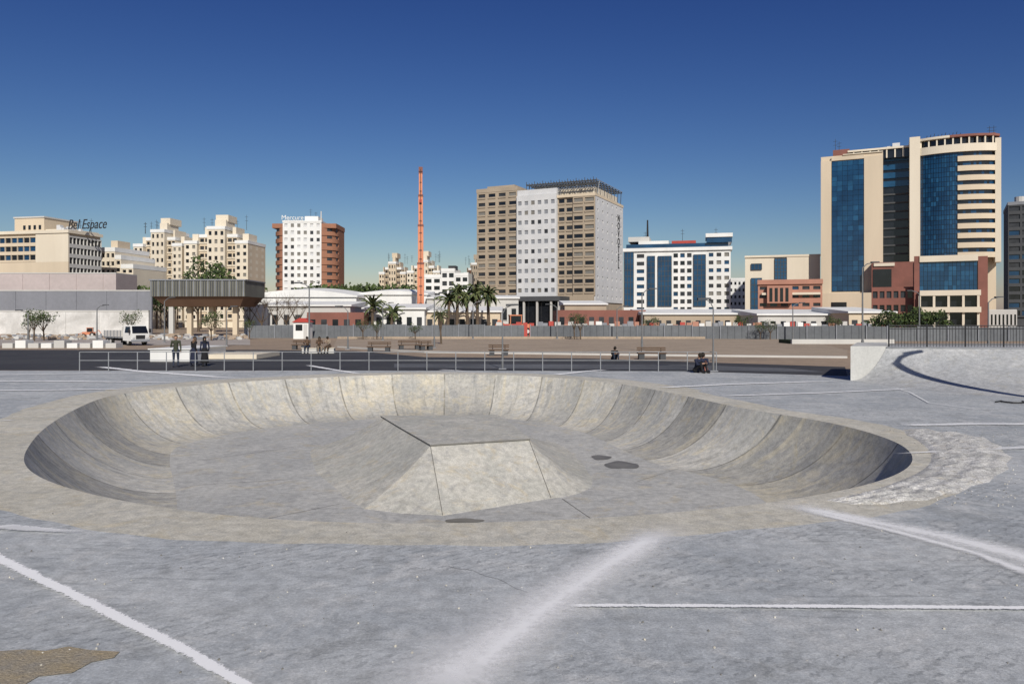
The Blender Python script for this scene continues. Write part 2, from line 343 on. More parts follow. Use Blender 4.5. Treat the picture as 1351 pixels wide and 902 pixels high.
for s_ in (1.4,1.8,2.6,5,15,60,350):
    rings.append([tuple(cen+(Vector(r1[i])-cen)*s_) for i in range(N)])
for r in rings: gm.v+=[(p[0],p[1],0) for p in r]
for k in range(len(rings)-1):
    m=gm.mi(mband if k==0 else mplaza)
    for i in range(N):
        j=(i+1)%N; gm.f.append((k*N+i,k*N+j,(k+1)*N+j,(k+1)*N+i)); gm.m.append(m)
g=gm.obj('ground')
bmm=bmesh.new(); bmm.from_mesh(g.data); bmesh.ops.recalc_face_normals(bmm,faces=bmm.faces)
if sum(f.normal.z for f in bmm.faces)<0: bmesh.ops.reverse_faces(bmm,faces=bmm.faces)
bmm.to_mesh(g.data); bmm.free()
DEP=1.6; K=20
bv=[];bf=[];bmi=[];buv=[]
NJ=30
for k in range(K+1):
    s_=k/K
    for i in range(N):
        v=C[i]-cen; u_=v.normalized(); T=2.7+0.7*max(0,u_.y)**2+.25*max(0,-u_.x)
        Rr=(T*T+DEP*DEP)/(2*DEP); t=T*s_
        z=-(DEP-(Rr-math.sqrt(max(0,Rr*Rr-(T-t)**2))))
        p=C[i]-v.normalized()*t
        bv.append((p.x,p.y,z))
inner=[Vector(bv[K*N+i][:2]) for i in range(N)]
fr=[0.8,0.55,0.3,0.1]
for q in fr:
    for i in range(N):
        p=cen+(inner[i]-cen)*q; bv.append((p.x,p.y,-DEP-0.01*(1-q)))
bv.append((cen.x,cen.y,-DEP-0.012))
tot=K+len(fr)
for k in range(tot):
    for i in range(N):
        j=(i+1)%N; bf.append((k*N+i,(k+1)*N+i,(k+1)*N+j,k*N+j)); bmi.append(0 if k<K else 1)
        u0=i/N*NJ+.5;u1=(i+1)/N*NJ+.5; buv+= [(u0,k/K),(u0,(k+1)/K),(u1,(k+1)/K),(u1,k/K)]
for i in range(N):
    bf.append((tot*N+i,len(bv)-1,tot*N+(i+1)%N)); bmi.append(1); buv+=[(0.5,0)]*3
me=bpy.data.meshes.new('skate_bowl'); me.from_pydata(bv,[],bf); me.materials.append(mbowl); me.materials.append(mbfloor)
me.polygons.foreach_set('material_index',bmi); me.polygons.foreach_set('use_smooth',[True]*len(bf))
ul=me.uv_layers.new(name='UVMap'); ul.data.foreach_set('uv',[c for uvv in buv for c in uvv])
bo=bpy.data.objects.new('skate_bowl',me); S.collection.objects.link(bo)
fj=MB()
jm=mat('joint_dark',(0.17,0.165,0.15),None,1)
def gline(a,b,w_,z,m=None):
    a=Vector(a);b=Vector(b);t=(b-a).normalized();n_=Vector((-t.y,t.x))*w_/2
    fj.face([(*(a-n_),z),(*(b-n_),z),(*(b+n_),z),(*(a+n_),z)],m or jm)
for a,b in(((-8.3,19.5),(-5.9,20.3)),((3.3,20.0),(5.0,22)),((1.2,18.1),(2.0,15.2)),((-9.4,23),(-6.8,26)),((-4.0,17.6),(-6.3,15.2))): gline(a,b,.016,-DEP+.004)
fj.obj('floor_joints')
ZT=-0.5; ZB=-DEP-0.03
FL=(-2.05,19.05);FR=(0.45,20.0);BR=(-0.5,24.9);BL=(-4.24,24.6)
ML=(-3.15,21.8);MR=(0.0,22.5)
fb=MB(); KK=10
secs=[[(FL,(-1.5,16.5),0),(FR,(0.95,18.1),0)],
[(FR,(0.95,18.1),0),(FR,(1.35,18.3),.3),(FR,(1.75,18.7),.5),(FR,(2.14,19.4),.7)],
[(FR,(2.14,19.4),.7),(FR,(2.3,20.3),.8),(MR,(2.4,22.8),1),(BR,(2.2,25.2),1),(BR,(1.8,26.6),1),(BR,(0.9,27.5),1),(BR,(-0.4,27.9),1),(BL,(-4.6,27.8),.6),(BL,(-6.0,27.0),.5),(BL,(-6.7,25.4),.5)],
[(BL,(-6.7,25.4),.5),(BL,(-6.6,24.4),.5),(ML,(-5.6,21.2),.6),(FL,(-4.6,19.2),.7),(FL,(-4.1,18.1),.6),(FL,(-3.4,17.1),.3)],
[(FL,(-3.4,17.1),.3),(FL,(-2.5,16.7),.15),(FL,(-1.5,16.5),0)]]
for sec in secs:
  sb=len(fb.v)
  for a,b in zip(sec[:-1],sec[1:]):
    def pt(e,s_):
        (tx,ty),(bx_,by_),c=e; e1=1-(1-s_)**2; pr=s_*(1-c)+e1*c
        return (tx+(bx_-tx)*s_,ty+(by_-ty)*s_,ZT+(ZB-ZT)*pr)
    for k in range(KK):
        q=[pt(a,k/KK),pt(a,(k+1)/KK),pt(b,(k+1)/KK),pt(b,k/KK)]
        if k==0 and a[0]==b[0]: q=q[:3]
        fb.face(q,mfun)
topc=[FL,FR,MR,BR,BL,ML]
fb.face([(p[0],p[1],ZT) for p in topc],mband)
cc=Vector((-1.9,22.2))
sl_=[tuple(cc+(Vector(p)-cc)*1.015) for p in topc]
i0=len(fb.v)
for z in (ZT+0.002,ZT+0.04): fb.v+=[(p[0],p[1],z) for p in sl_]
for i in range(6):
    fb.f.append((i0+i,i0+(i+1)%6,i0+6+(i+1)%6,i0+6+i)); fb.m.append(fb.mi(jm))
fb.f.append(tuple(i0+6+i for i in range(6))); fb.m.append(fb.mi(mfun))
fo=fb.obj('skate_funbox')
bmm=bmesh.new(); bmm.from_mesh(fo.data); bmesh.ops.remove_doubles(bmm,verts=bmm.verts,dist=0.001); bmesh.ops.recalc_face_normals(bmm,faces=bmm.faces)
for f in bmm.faces: f.smooth=True
bmm.to_mesh(fo.data); bmm.free()
em=fo.modifiers.new('es','EDGE_SPLIT'); em.split_angle=R(9)
fl_=MB()
for a,b in((FL,(-1.5,16.5)),(FR,(0.95,18.1))):
    d_=Vector((b[0]-a[0],b[1]-a[1],ZB-ZT)); p0=Vector((a[0],a[1],ZT))+Vector((0,-.01,.008))
    fl_.tube(p0,p0+d_*.97,.007,.007,jm,5)
fl_.obj('bank_joint',parent=fo)
def sheet(name,pts,z,m,world=False):
    mb=MB(); mb.face([(*(p if world else GP(*p)),z) for p in pts],m); o=mb.obj(name)
    if o.data.polygons[0].normal.z<0: o.data.flip_normals()
    return o
mdirt=mat('dirt',(0.34,0.255,0.18),(0.265,0.205,0.15),0.12,fine=0.25,dist=1)
masph=mat('asphalt',(0.055,0.055,0.058),(0.038,0.038,0.042),0.2,fine=0.25)
masph2=mat('grey_asphalt',(0.12,0.125,0.135),(0.075,0.078,0.085),0.18,fine=0.25)
mpave=mat('tan_paving',(0.37,0.295,0.22),(0.30,0.24,0.18),0.25,fine=0.22,dist=1)
sheet('dirt_ground',[(-4000,39.3),(13.0,39.3),(15.8,36),(4000,36),(4000,5000),(-4000,5000)],0.004,mdirt,True)
sheet('asphalt_road',[(-400,461.5),(200,461.5),(345,461.5),(470,463),(560,471),(780,473),(930,478),(1115,484),(1118,496),(900,489.5),(700,489),(300,488.5),(-400,488.5)],0.008,masph)
sheet('grey_asphalt_path',[(520,480),(900,481),(1040,486),(1090,491),(900,488),(520,485)],0.012,masph2)
sheet('paved_terrace',[(445,446),(1050,446.5),(1118,462),(1118,472),(930,470),(560,465),(440,458)],0.012,mpave)
sheet('gravel_yard',[(-400,445),(330,445),(330,455),(-400,457)],0.012,mat('pale_gravel',(0.42,0.38,0.34),(0.32,0.28,0.25),0.3,fine=0.3))
mb=MB()
for p,q in(((445,458.5),(560,465.5)),((560,465.5),(930,470.5)),((930,470.5),(1118,472.5))):
    a=Vector(GP(*p));b=Vector(GP(*q)); n_=Vector((0,.25))
    mb.hexa([(*a,0),(*b,0),(*(b+n_),0),(*(a+n_),0),(*a,.14),(*b,.14),(*(b+n_),.14),(*(a+n_),.14)],offw)
mb.obj('terrace_kerb')
def chalkmat(name,soft,dens,ns):
    m=bpy.data.materials.new(name); m.use_nodes=True; nt=m.node_tree; L=nt.links; bs=nt.nodes['Principled BSDF']
    bs.inputs['Base Color'].default_value=(0.84,0.84,0.84,1); bs.inputs['Roughness'].default_value=0.95
    uv=nd(nt,'ShaderNodeUVMap'); sp=nd(nt,'ShaderNodeSeparateXYZ'); L.new(uv.outputs[0],sp.inputs[0])
    def M(op,a,b=None):
        n=nd(nt,'ShaderNodeMath',operation=op)
        for i,v in enumerate((a,b)):
            if v is None: continue
            if hasattr(v,'links'): L.new(v,n.inputs[i])
            else: n.inputs[i].default_value=v
        return n.outputs[0]
    e=M('SUBTRACT',1.0,M('ABSOLUTE',M('SUBTRACT',M('MULTIPLY',sp.outputs[1],2.0),1.0)))
    tc=nd(nt,'ShaderNodeTexCoord')
    n=nd(nt,'ShaderNodeTexNoise',Scale=ns,Detail=8.0,Roughness=0.8); L.new(tc.outputs['Object'],n.inputs[0])
    n2=nd(nt,'ShaderNodeTexNoise',Scale=ns*0.12,Detail=4.0); L.new(tc.outputs['Object'],n2.inputs[0])
    x=M('ADD',M('MULTIPLY',M('SUBTRACT',n.outputs['Fac'],0.5),2.8),M('MULTIPLY',M('SUBTRACT',n2.outputs['Fac'],0.5),1.3))
    mr=nd(nt,'ShaderNodeMapRange'); mr.interpolation_type='SMOOTHSTEP'
    L.new(M('ADD',e,M('MULTIPLY',M('MULTIPLY',x,0.55 if soft else 0.55),M('MINIMUM',1.0,M('MULTIPLY',e,3.0)))),mr.inputs[0])
    mr.inputs[1].default_value=0.0 if soft else 0.3; mr.inputs[2].default_value=1.0 if soft else 0.6; mr.inputs[4].default_value=dens
    ends=M('MULTIPLY',mr.outputs[0],M('MINIMUM',1.0,M('MULTIPLY',M('SUBTRACT',1.0,sp.outputs[0]),6.0)))
    ends=M('MULTIPLY',ends,M('MINIMUM',1.0,M('MULTIPLY',sp.outputs[0],12.0)))
    tr=nd(nt,'ShaderNodeBsdfTransparent'); mx=nd(nt,'ShaderNodeMixShader'); L.new(ends,mx.inputs[0]); L.new(tr.outputs[0],mx.inputs[1]); L.new(bs.outputs[0],mx.inputs[2])
    L.new(mx.outputs[0],nt.nodes['Material Output'].inputs[0]); return m
chS=chalkmat('chalk_powder_soft',True,0.85,14); chH=chalkmat('chalk_line',False,0.95,30); chF=chalkmat('chalk_line_faint',False,0.6,12)
chV=chalkmat('chalk_haze',True,0.4,9)
zc=[0.016]
def chalk(pts,w0,w1,m,world=False):
    zc[0]+=0.0006
    p=[Vector(q if world else GP(*q)) for q in pts]; n=len(p); v=[];f=[];uv=[]
    for i in range(n):
        t=(p[min(i+1,n-1)]-p[max(i-1,0)]).normalized(); nn=Vector((-t.y,t.x)); ww=(w0+(w1-w0)*i/(n-1))/2
        v+=[(*(p[i]-nn*ww),zc[0]),(*(p[i]+nn*ww),zc[0])]
    for i in range(n-1):
        f.append((2*i,2*i+2,2*i+3,2*i+1)); a=i/(n-1);b=(i+1)/(n-1); uv+=[a,0,b,0,b,1,a,1]
    me=bpy.data.meshes.new('chalk_line'); me.from_pydata(v,[],f); me.materials.append(m); ul=me.uv_layers.new(name='UVMap'); ul.data.foreach_set('uv',uv)
    o=bpy.data.objects.new('chalk_line',me); S.collection.objects.link(o)
chalk([(-60,705),(0,738),(150,812),(250,862),(320,903),(400,950)],0.26,0.16,chH)
chalk([(900,690),(800,745),(700,812),(600,880),(500,950)],1.1,1.6,chV)
chalk([(878,700),(800,745),(710,806),(630,866),(540,945)],0.65,0.95,chS)
chalk([(870,703),(795,750),(718,804),(655,855),(600,915)],0.36,0.5,chS)
chalk([(1020,663),(1130,688),(1240,712),(1351,740),(1460,772)],1.0,1.2,chV)
chalk([(1045,669),(1130,686),(1240,708),(1351,736),(1460,768)],0.55,0.75,chS)
chalk([(1060,674),(1180,702),(1290,732),(1400,775)],0.22,0.3,chS)
chalk([(740,801),(800,800.5),(900,801),(1100,802),(1351,804),(1500,805)],0.12,0.14,chH)
chalk([(-60,503),(60,503),(250,505)],0.8,0.5,chH)
chalk([(-60,516),(60,515),(190,513)],0.6,0.4,chH)
chalk([(130,484),(190,490.5),(320,500)],0.9,0.8,chH)
chalk([(-60,496),(130,492.5),(420,490)],1.0,0.5,chF)
chalk([(405,482),(440,488),(478,494)],0.6,0.6,chH)
chalk([(580,488),(600,489),(620,491)],0.9,0.6,chF)
chalk([(730,495),(770,490.5),(800,488)],0.7,0.7,chH)
chalk([(870,512),(960,507.5),(1115,502.5)],0.6,0.5,chH)
chalk([(950,523),(1080,519),(1220,512.5)],0.4,0.35,chH)
chalk([(1190,562),(1290,560),(1420,561)],0.5,0.55,chS)
chalk([(-60,557),(0,556),(20,555)],0.2,0.2,chF)
chalk([(-80,700),(10,697),(110,704)],0.5,0.2,chF)
chalk([(1400,590),(1300,594),(1180,600)],0.5,0.2,chF)
chalk([(1180,512),(1200,518),(1225,532),(1290,541),(1360,540)],0.12,0.12,chF)
# rough slurry patch: raised, scalloped, lumpy mesh
po=[(1188,566),(1225,565),(1240,569),(1262,569),(1280,574),(1300,576),(1310,583),(1324,588),(1326,596),(1338,603),(1330,611),(1334,619),(1314,628),(1308,636),(1285,641),(1270,650),(1248,652),(1225,660),(1195,661),(1170,665),(1120,665)]
pi=[(1196,574),(1205,578),(1213,583),(1219,588),(1223,593),(1226,598),(1227,603),(1226,608),(1224,612),(1220,616),(1214,620),(1207,624),(1200,628),(1190,632),(1180,636),(1170,640),(1160,643),(1150,646),(1140,649),(1115,655),(1088,660)]
from mathutils import noise as mn
rp_=MB(); NU=160; NV=26
def li(L_,t):
    t*=len(L_)-1; i=min(int(t),len(L_)-2); f=t-i; return Vector(GP(*L_[i])).lerp(Vector(GP(*L_[i+1])),f)
for i in range(NU+1):
    a=li(pi,i/NU);b=li(po,i/NU)
    for k in range(NV+1):
        s_=k/NV; p=a.lerp(b,s_); e_=min(1,s_*6,(1-s_)*5,i/5,(NU-i)/5); q=Vector((p.x*5,p.y*5,0)); q2=Vector((p.x*14,p.y*14,3))
        h=(.028+.03*abs(mn.noise(q))+.018*mn.noise(q2)+.012*math.sin(s_*22+3*mn.noise(q*.4)))*e_
        rp_.v.append((p.x,p.y,.006+max(0,h)-.012*(1-e_)))
for i in range(NU):
    for k in range(NV):
        a=i*(NV+1)+k; rp_.f.append((a,a+1,a+NV+2,a+NV+1)); rp_.m.append(rp_.mi(mrough))
ro=rp_.obj('rough_concrete_patch',smooth=True)
if ro.data.polygons[500].normal.z<0: ro.data.flip_normals()
sheet('spilled_sand',[(-40,862),(30,857),(60,859),(90,853),(120,858),(158,860),(150,868),(120,874),(95,888),(50,893),(30,905),(-40,925)],0.007,mat('sand',(0.38,0.31,0.20),(0.31,0.28,0.23),4,fine=0.4,bump=0.6))
mwet=mat('wet_stain',(0.12,0.112,0.095),(0.18,0.17,0.145),2,0.4)
def blob(name,px,py,z,a,b,m,rot=0):
    c=GP(px,py,z); pts=[]
    for i in range(28):
        t=2*math.pi*i/28; r=1+0.1*math.sin(3*t+px)+0.06*math.sin(5*t); x=a*r*math.cos(t);y=b*r*math.sin(t)
        pts.append((c[0]+x*math.cos(rot)-y*math.sin(rot),c[1]+x*math.sin(rot)+y*math.cos(rot)))
    sheet(name,pts,z,m,True)
blob('water_puddle',820,613,-DEP+0.008,0.5,0.55,mwet); blob('water_puddle',793,603,-DEP+0.008,0.3,0.4,mwet); blob('water_puddle',612,686,-DEP+0.008,0.42,0.16,mwet)
cr=MB(); prev=None
for i in range(14):
    p=Vector(GP(592+i*8,747+i*1.2+1.2*math.sin(i*1.3)+ (i*i*0.12)))
    if prev is not None: cr.face([(prev.x,prev.y-0.004,0.005),(p.x,p.y-0.004,0.005),(p.x,p.y+0.003,0.005),(prev.x,prev.y+0.003,0.005)],jm)
    prev=p
cr.obj('concrete_crack')
Cn=np.array([[c.x,c.y] for c in C]); ca=np.arctan2(Cn[:,1]-cen.y,Cn[:,0]-cen.x)
pb=MB()
for i in range(900):
    x=random.uniform(-9,9); y=random.uniform(4.5,9) if random.random()<0.6 else random.uniform(9,30)
    if random.random()<0.4: x,y=GP(random.uniform(1130,1345),random.uniform(566,668))
    v=np.array([x-cen.x,y-cen.y]); an=math.atan2(v[1],v[0]); k=np.argmin(np.abs(ca-an)); 
    if np.hypot(*v)<np.hypot(*(Cn[k]-[cen.x,cen.y]))*1.02: continue
    r=random.uniform(0.004,0.013); pb.tube((x,y,0),(x+random.uniform(-r,r),y,r*1.1),r,r*0.5,random.choice([mrough,mband,jm]),5)
pb.obj('pebbles')
# ------------------------------------------------------------ quarter pipe right
qm=MB(); Mq=14; NT=20
mq=node_concrete('ramp_concrete',(0.38,0.39,0.395),(0.45,0.455,0.45),(0.34,0.345,0.345),(0.41,0.40,0.36),0.5,scuff=False)
bot=[(14.8,33.0),(15.2,30.5),(15.9,28.0),(17.0,26.0),(18.8,24.6),(21.5,23.6),(26,23.2),(34,23)]
top=[(16.3,33.0),(17.4,32.6),(19.0,32.0),(20.8,31.5),(23,31.0),(26,30.6),(30,30.4),(36,30.3)]
def interp(L_,t):
    t*=len(L_)-1; i=min(int(t),len(L_)-2); f=t-i; a=Vector(L_[max(i-1,0)]);b=Vector(L_[i]);c=Vector(L_[i+1]);d=Vector(L_[min(i+2,len(L_)-1)])
    return 0.5*((2*b)+(c-a)*f+(2*a-5*b+4*c-d)*f*f+(-a+3*b-3*c+d)*f**3)
ZR=1.42
for i in range(NT*2+1):
    t=i/(NT*2); b=interp(bot,t);a=interp(top,t)
    for k in range(Mq+1):
        s_=k/Mq; p=b.lerp(a,s_); qm.v.append((p.x,p.y,0.003+ZR*s_**2.1))
for i in range(NT*2):
    for k in range(Mq):
        a=i*(Mq+1)+k; qm.f.append((a,a+Mq+1,a+Mq+2,a+1)); qm.m.append(qm.mi(mq))
ramp=qm.obj('skate_quarter_pipe',smooth=True)
dk=MB(); mwhc=mat('ramp_end_concrete',(0.50,0.50,0.48),(0.41,0.41,0.39),0.8,fine=0.12)
dk.v+= [(p[0],p[1],ZR+0.003) for p in top]+[(max(p[0],18.9+i*.2),38.5,ZR+0.003) for i,p in enumerate(top)]
for i in range(7): dk.f.append((i,i+1,i+9,i+8)); dk.m.append(dk.mi(mq))
z1=ZR+.07
dk.hexa([(14.75,33.02,0),(16.32,33.02,0),(19.0,38.4,0),(17.5,38.4,0),(14.75,33.02,z1),(16.32,33.02,z1),(19.0,38.4,z1),(17.5,38.4,z1)],mwhc)
dk.obj('deck',parent=ramp)
cp=MB()
for i in range(30):
    a=interp(top,i/30);b=interp(top,(i+1)/30); cp.tube((a.x,a.y,ZR+.01),(b.x,b.y,ZR+.01),.035,.035,steel,6,False)
cp.obj('coping',parent=ramp)
fn=MB()
def fence(x0,y0,x1,y1,z,h,step,m,mb):
    a=Vector((x0,y0));b=Vector((x1,y1));n=int((b-a).length/step)
    t=(b-a).normalized()
    for i in range(n+1):
        p=a+t*step*i; big=i%12==0; r=0.035 if big else 0.011
        mb.tube((p.x,p.y,z),(p.x,p.y,z+h+(0.06 if big else 0)),r,r,m,5)
    for zz in(0.12,h-0.02,h-0.16): mb.tube((a.x,a.y,z+zz),(b.x,b.y,z+zz),0.022,0.022,m,5)
fence(16.9,34.0,45,33.0,ZR,0.98,0.14,dark,fn); fn.obj('metal_fence')
# ------------------------------------------------------------ street lamps
def lamp(px,ytop,ybot,arm=0.9,side=1,r=0.07,world=None,hgt=None):
    d=dd(ybot); x=XX(px,d); h=ZZ(ytop,d)
    if world: x,d=world; h=hgt
    mb=MB(); mb.tube((0,0,0),(0,0,0.9),r*1.35,r*1.3,polem,10); mb.tube((0,0,0.9),(0,0,h-0.35),r,r*0.65,polem,8)
    mb.box(-0.2,0.2,-0.2,0.2,0,0.06,midgr)
    sg=side
    mb.tube((0,0,h-0.4),(sg*arm*0.55,0,h-0.06),r*0.55,r*0.5,polem,6); mb.tube((sg*arm*0.5,0,h-0.08),(sg*arm*1.25,0,h+0.03),r*0.5,r*0.45,polem,6)
    c=sg*arm*1.5
    mb.hexa([(c-.35,-.14,h),(c+.35,-.1,h+.05),(c+.35,.1,h+.05),(c-.35,.14,h),(c-.35,-.12,h+.12),(c+.3,-.08,h+.13),(c+.3,.08,h+.13),(c-.35,.12,h+.12)],darkgr)
    mb.obj('street_lamp',(x,d,0))
for a in [(408,374,462,0.6,-1,.08),(573,387,459,0.5,1,.065),(459,405,461,.5,-1,.06),(663,404,487,.35,1,.045),(847,382,463,.6,1,.075),(941,396,490,.3,-1,.045),(1138,347,463,.7,1,.085),(1304,393,463,.6,1,.075),(217,393,452,.6,1,.07),(299,405,457,.5,1,.06),(814,404,447,.8,1,.09),(735,402,447,.8,-1,.09),(1046,400,448,.8,1,.09),(624,398,447,.8,1,.09),(128,403,450,.7,1,.09),(37,410,455,.6,-1,.08),(505,400,449,.7,1,.08),(1213,384,449,.8,-1,.09)]:
    lamp(*a)
lamp(0,0,421,arm=0.5,r=0.19,world=(18.1,24.0),hgt=7.0)  # unseen pole, added off frame to throw the curved shadow on the ramp
hr=MB(); a=Vector(GP(105,489.5));b=Vector(GP(945,489.5)); n=22
for i in range(n+1):
    p=a.lerp(b,i/n); hr.tube((p.x,p.y,0),(p.x,p.y,0.98),0.026,0.026,steel,6)
for z in(0.98,0.55): hr.tube((a.x,a.y,z),(b.x,b.y,z),0.02,0.02,steel,6)
hr.obj('handrail')
def hoarding(name,p0,p1,z1,m,z0=0.0,cor=0.9,amp=0.06):
    a=Vector(p0);b=Vector(p1);n=int((b-a).length/cor); t=(b-a).normalized(); nn=Vector((t.y,-t.x)); mb=MB()
    for i in range(n):
        u0=i*cor;u1=u0+cor*.5;u2=u0+cor; zt=z1+(.07*((i//4)%3-1))
        for (s0,o0),(s1,o1) in (((u0,0),(u0+cor*.1,amp)),((u0+cor*.1,amp),(u1,amp)),((u1,amp),(u1+cor*.1,0)),((u1+cor*.1,0),(u2,0))):
            q0=a+t*s0+nn*o0;q1=a+t*s1+nn*o1
            mb.face([(q0.x,q0.y,z0),(q1.x,q1.y,z0),(q1.x,q1.y,zt),(q0.x,q0.y,zt)],m)
    for i in range(0,n,4):
        q=a+t*i*cor+nn*0.1; mb.box(q.x-.06,q.x+.06,q.y-.06,q.y+.06,z0,z1+.12,midgr)
    return mb.obj(name)
hoarding('site_hoarding',(XX(328,104),104),(XX(700,104),104),1.8,hoard)
hoarding('site_hoarding',(XX(700,104),104),(XX(1180,96),96),1.75,hoard)
hoarding('site_hoarding',(XX(1170,90),90),(XX(1500,90),90),1.7,hoard)
mb=MB(); mb.box(XX(445,100),XX(1050,98),100,100.6,0,0.3,mpave); mb.obj('kerb_wall')
mb=MB(); mb.box(XX(1045,80),XX(1180,80),80,80.4,0,.5,offw); mb.box(XX(1045,80),XX(1180,80),80.4,84,0,.4,leafB); mb.obj('planter')
# ------------------------------------------------------------ left walls
def wall(name,px0,px1,d,yt,yb,m,th=0.4,cap=None):
    mb=MB(); z1=ZZ(yt,d); x0=XX(px0,d);x1=XX(px1,d)
    mb.box(x0,x1,d,d+th,0,z1,m)
    if cap: mb.box(x0,x1,d-.06,d+th,z1+.002,z1+.2,cap)
    n=int(abs(x1-x0)/5)
    for i in range(n):
        x=x0+(x1-x0)*(i+.5)/n; mb.box(x-.12,x+.12,d-.1,d-.002,0,z1-.05,m)
    return mb.obj(name)
wall('boundary_wall',-200,196,118,411,None,mat('stained_white_wall',(0.68,0.67,0.65),(0.45,0.44,0.42),.25,dist=1,fine=.1),cap=offw)
wall('grey_wall',-200,200,130,384,None,mat('grey_wall_paint',(0.23,0.235,0.26),(0.18,0.185,0.205),.1,streak=True,fine=.1),cap=offw)
wall('pink_wall',-200,153,142,361,None,pinkw,8,cap=offw)
wall('billboard_wall',322,352,126,398,None,white,.3)
mb=MB()
for i in range(9):
    x=XX(5+i*17,dd(459)); mb.box(x,x+.95,69,70.2,0,.45+.25*(i%3==1),white if i%2 else offw)
mb.obj('concrete_barrier')
rb=MB()
for i in range(300):
    px=random.uniform(-20,330); d=random.uniform(95,116); s_=random.uniform(.1,.45); x=XX(px,d)
    M=Matrix.Translation((x,d,s_*.3))@Matrix.Rotation(random.random()*3,4,'Z')@Matrix.Rotation(random.random(),4,'X'); rb.box(-s_,s_,-s_*.7,s_*.7,-s_*.5,s_*.5,random.choice([offw,mpave,mdirt,midgr]),M)
rb.obj('rubble')
mb=MB(); d=112; x0=XX(198,d);x1=XX(323,d)
zt=ZZ(370,d);zm=ZZ(391,d);zb=ZZ(404,d)
mb.box(x0,x1,d,d+9,zm,zt,mat('olive_grey_metal',(0.16,0.16,0.135),(0.12,0.12,0.105),.4))
for i in range(40):
    x=x0+(x1-x0)*(i+.5)/40; mb.box(x-.06,x+.06,d-.09,d-.002,zm+.02,zt-.02,midgr if i%3==0 else darkgr)
mb.box(x0-.15,x1+.15,d-.15,d+9,zt+.002,zt+.18,midgr)
mb.hexa([(x0+1.6,d+1.5,zb),(x1-1.2,d+1.5,zb),(x1-1.2,d+8,zb),(x0+1.6,d+8,zb),(x0+.2,d+.2,zm-.003),(x1-.2,d+.2,zm-.003),(x1-.2,d+9,zm-.003),(x0+.2,d+9,zm-.003)],mat('rust_brown',(0.17,0.10,0.065),None,.5))
for px in(238,268,300): 
    x=XX(px,d); mb.box(x-.35,x+.35,d+3,d+3.8,0,zb-.003,cream)
mb.box(XX(216,d),XX(222,d),d+1.6,d+2.2,0,zb-.003,offw)
mb.obj('canopy_shelter')
def roofbits(B,x0,x1,y0,y1,z,m,n=4):
    for i in range(n):
        x=random.uniform(x0+1,x1-2);y=random.uniform(y0+1,max(y0+1.5,y1-2));s_=random.uniform(.6,1.6)
        B.mb.box(x,x+s_,y,y+s_,z,z+random.uniform(.6,1.8),m)
def antennas(B,xs,y,z,h=4):
    for x in xs:
        hh=h*random.uniform(.6,1.2); B.mb.tube((x,y,z),(x,y,z+hh),.06,.04,dark,5)
        for q in(.6,.85): B.mb.box(x-.5,x+.5,y-.03,y+.03,z+hh*q,z+hh*q+.06,dark)
# 1
B=Bld(90,170,12,'cream_office_building')
x0=B.x(-80); zt=B.z(308,60); D=B.y(134)
B.mb.box(x0,-.35,.35,D,0,zt,cream)
B.mb.box(x0,0,0,.35,0,B.z(346,40),cream); B.panels(x0,B.x(47),B.z(346,20),B.z(312,20),3,16,.94,.6,cream,[dkgl,dkgl,bluegl])
B.mb.box(B.x(47),0,0,.35,B.z(346,40)+.002,zt,cream2)
B.panels(.352,D,1,zt-.6,9,9,.9,.62,offw,[dkgl,dkgl,dark],'R')
B.mb.box(x0-.2,.25,-.25,D+.2,zt+.003,zt+.7,cream2)
B.mb.box(B.x(-10),B.x(30),6,16,zt,B.z(283,20),cream); B.mb.box(B.x(30),B.x(62),6.5,15.8,zt,B.z(298,40),cream2)
for i in range(4): B.mb.box(B.x(2+i*7),B.x(5+i*7),5.9,5.997,zt+1.8,zt+2.8,dkgl)
B.mb.box(B.x(-10)-.2,B.x(30)+.2,5.8,16.2,B.z(283,20)+.003,B.z(281,20),offw)
roofbits(B,B.x(40),-1,1,D,zt+.7,greyw,7); antennas(B,(B.x(8),B.x(70),B.x(85)),8,zt+.7,4)
o=B.done(); text(o,'Bel Espace',(2.2,3.0,zt+1.2),3.2,dark,name='rooftop_sign',shear=.3,sx=.75)
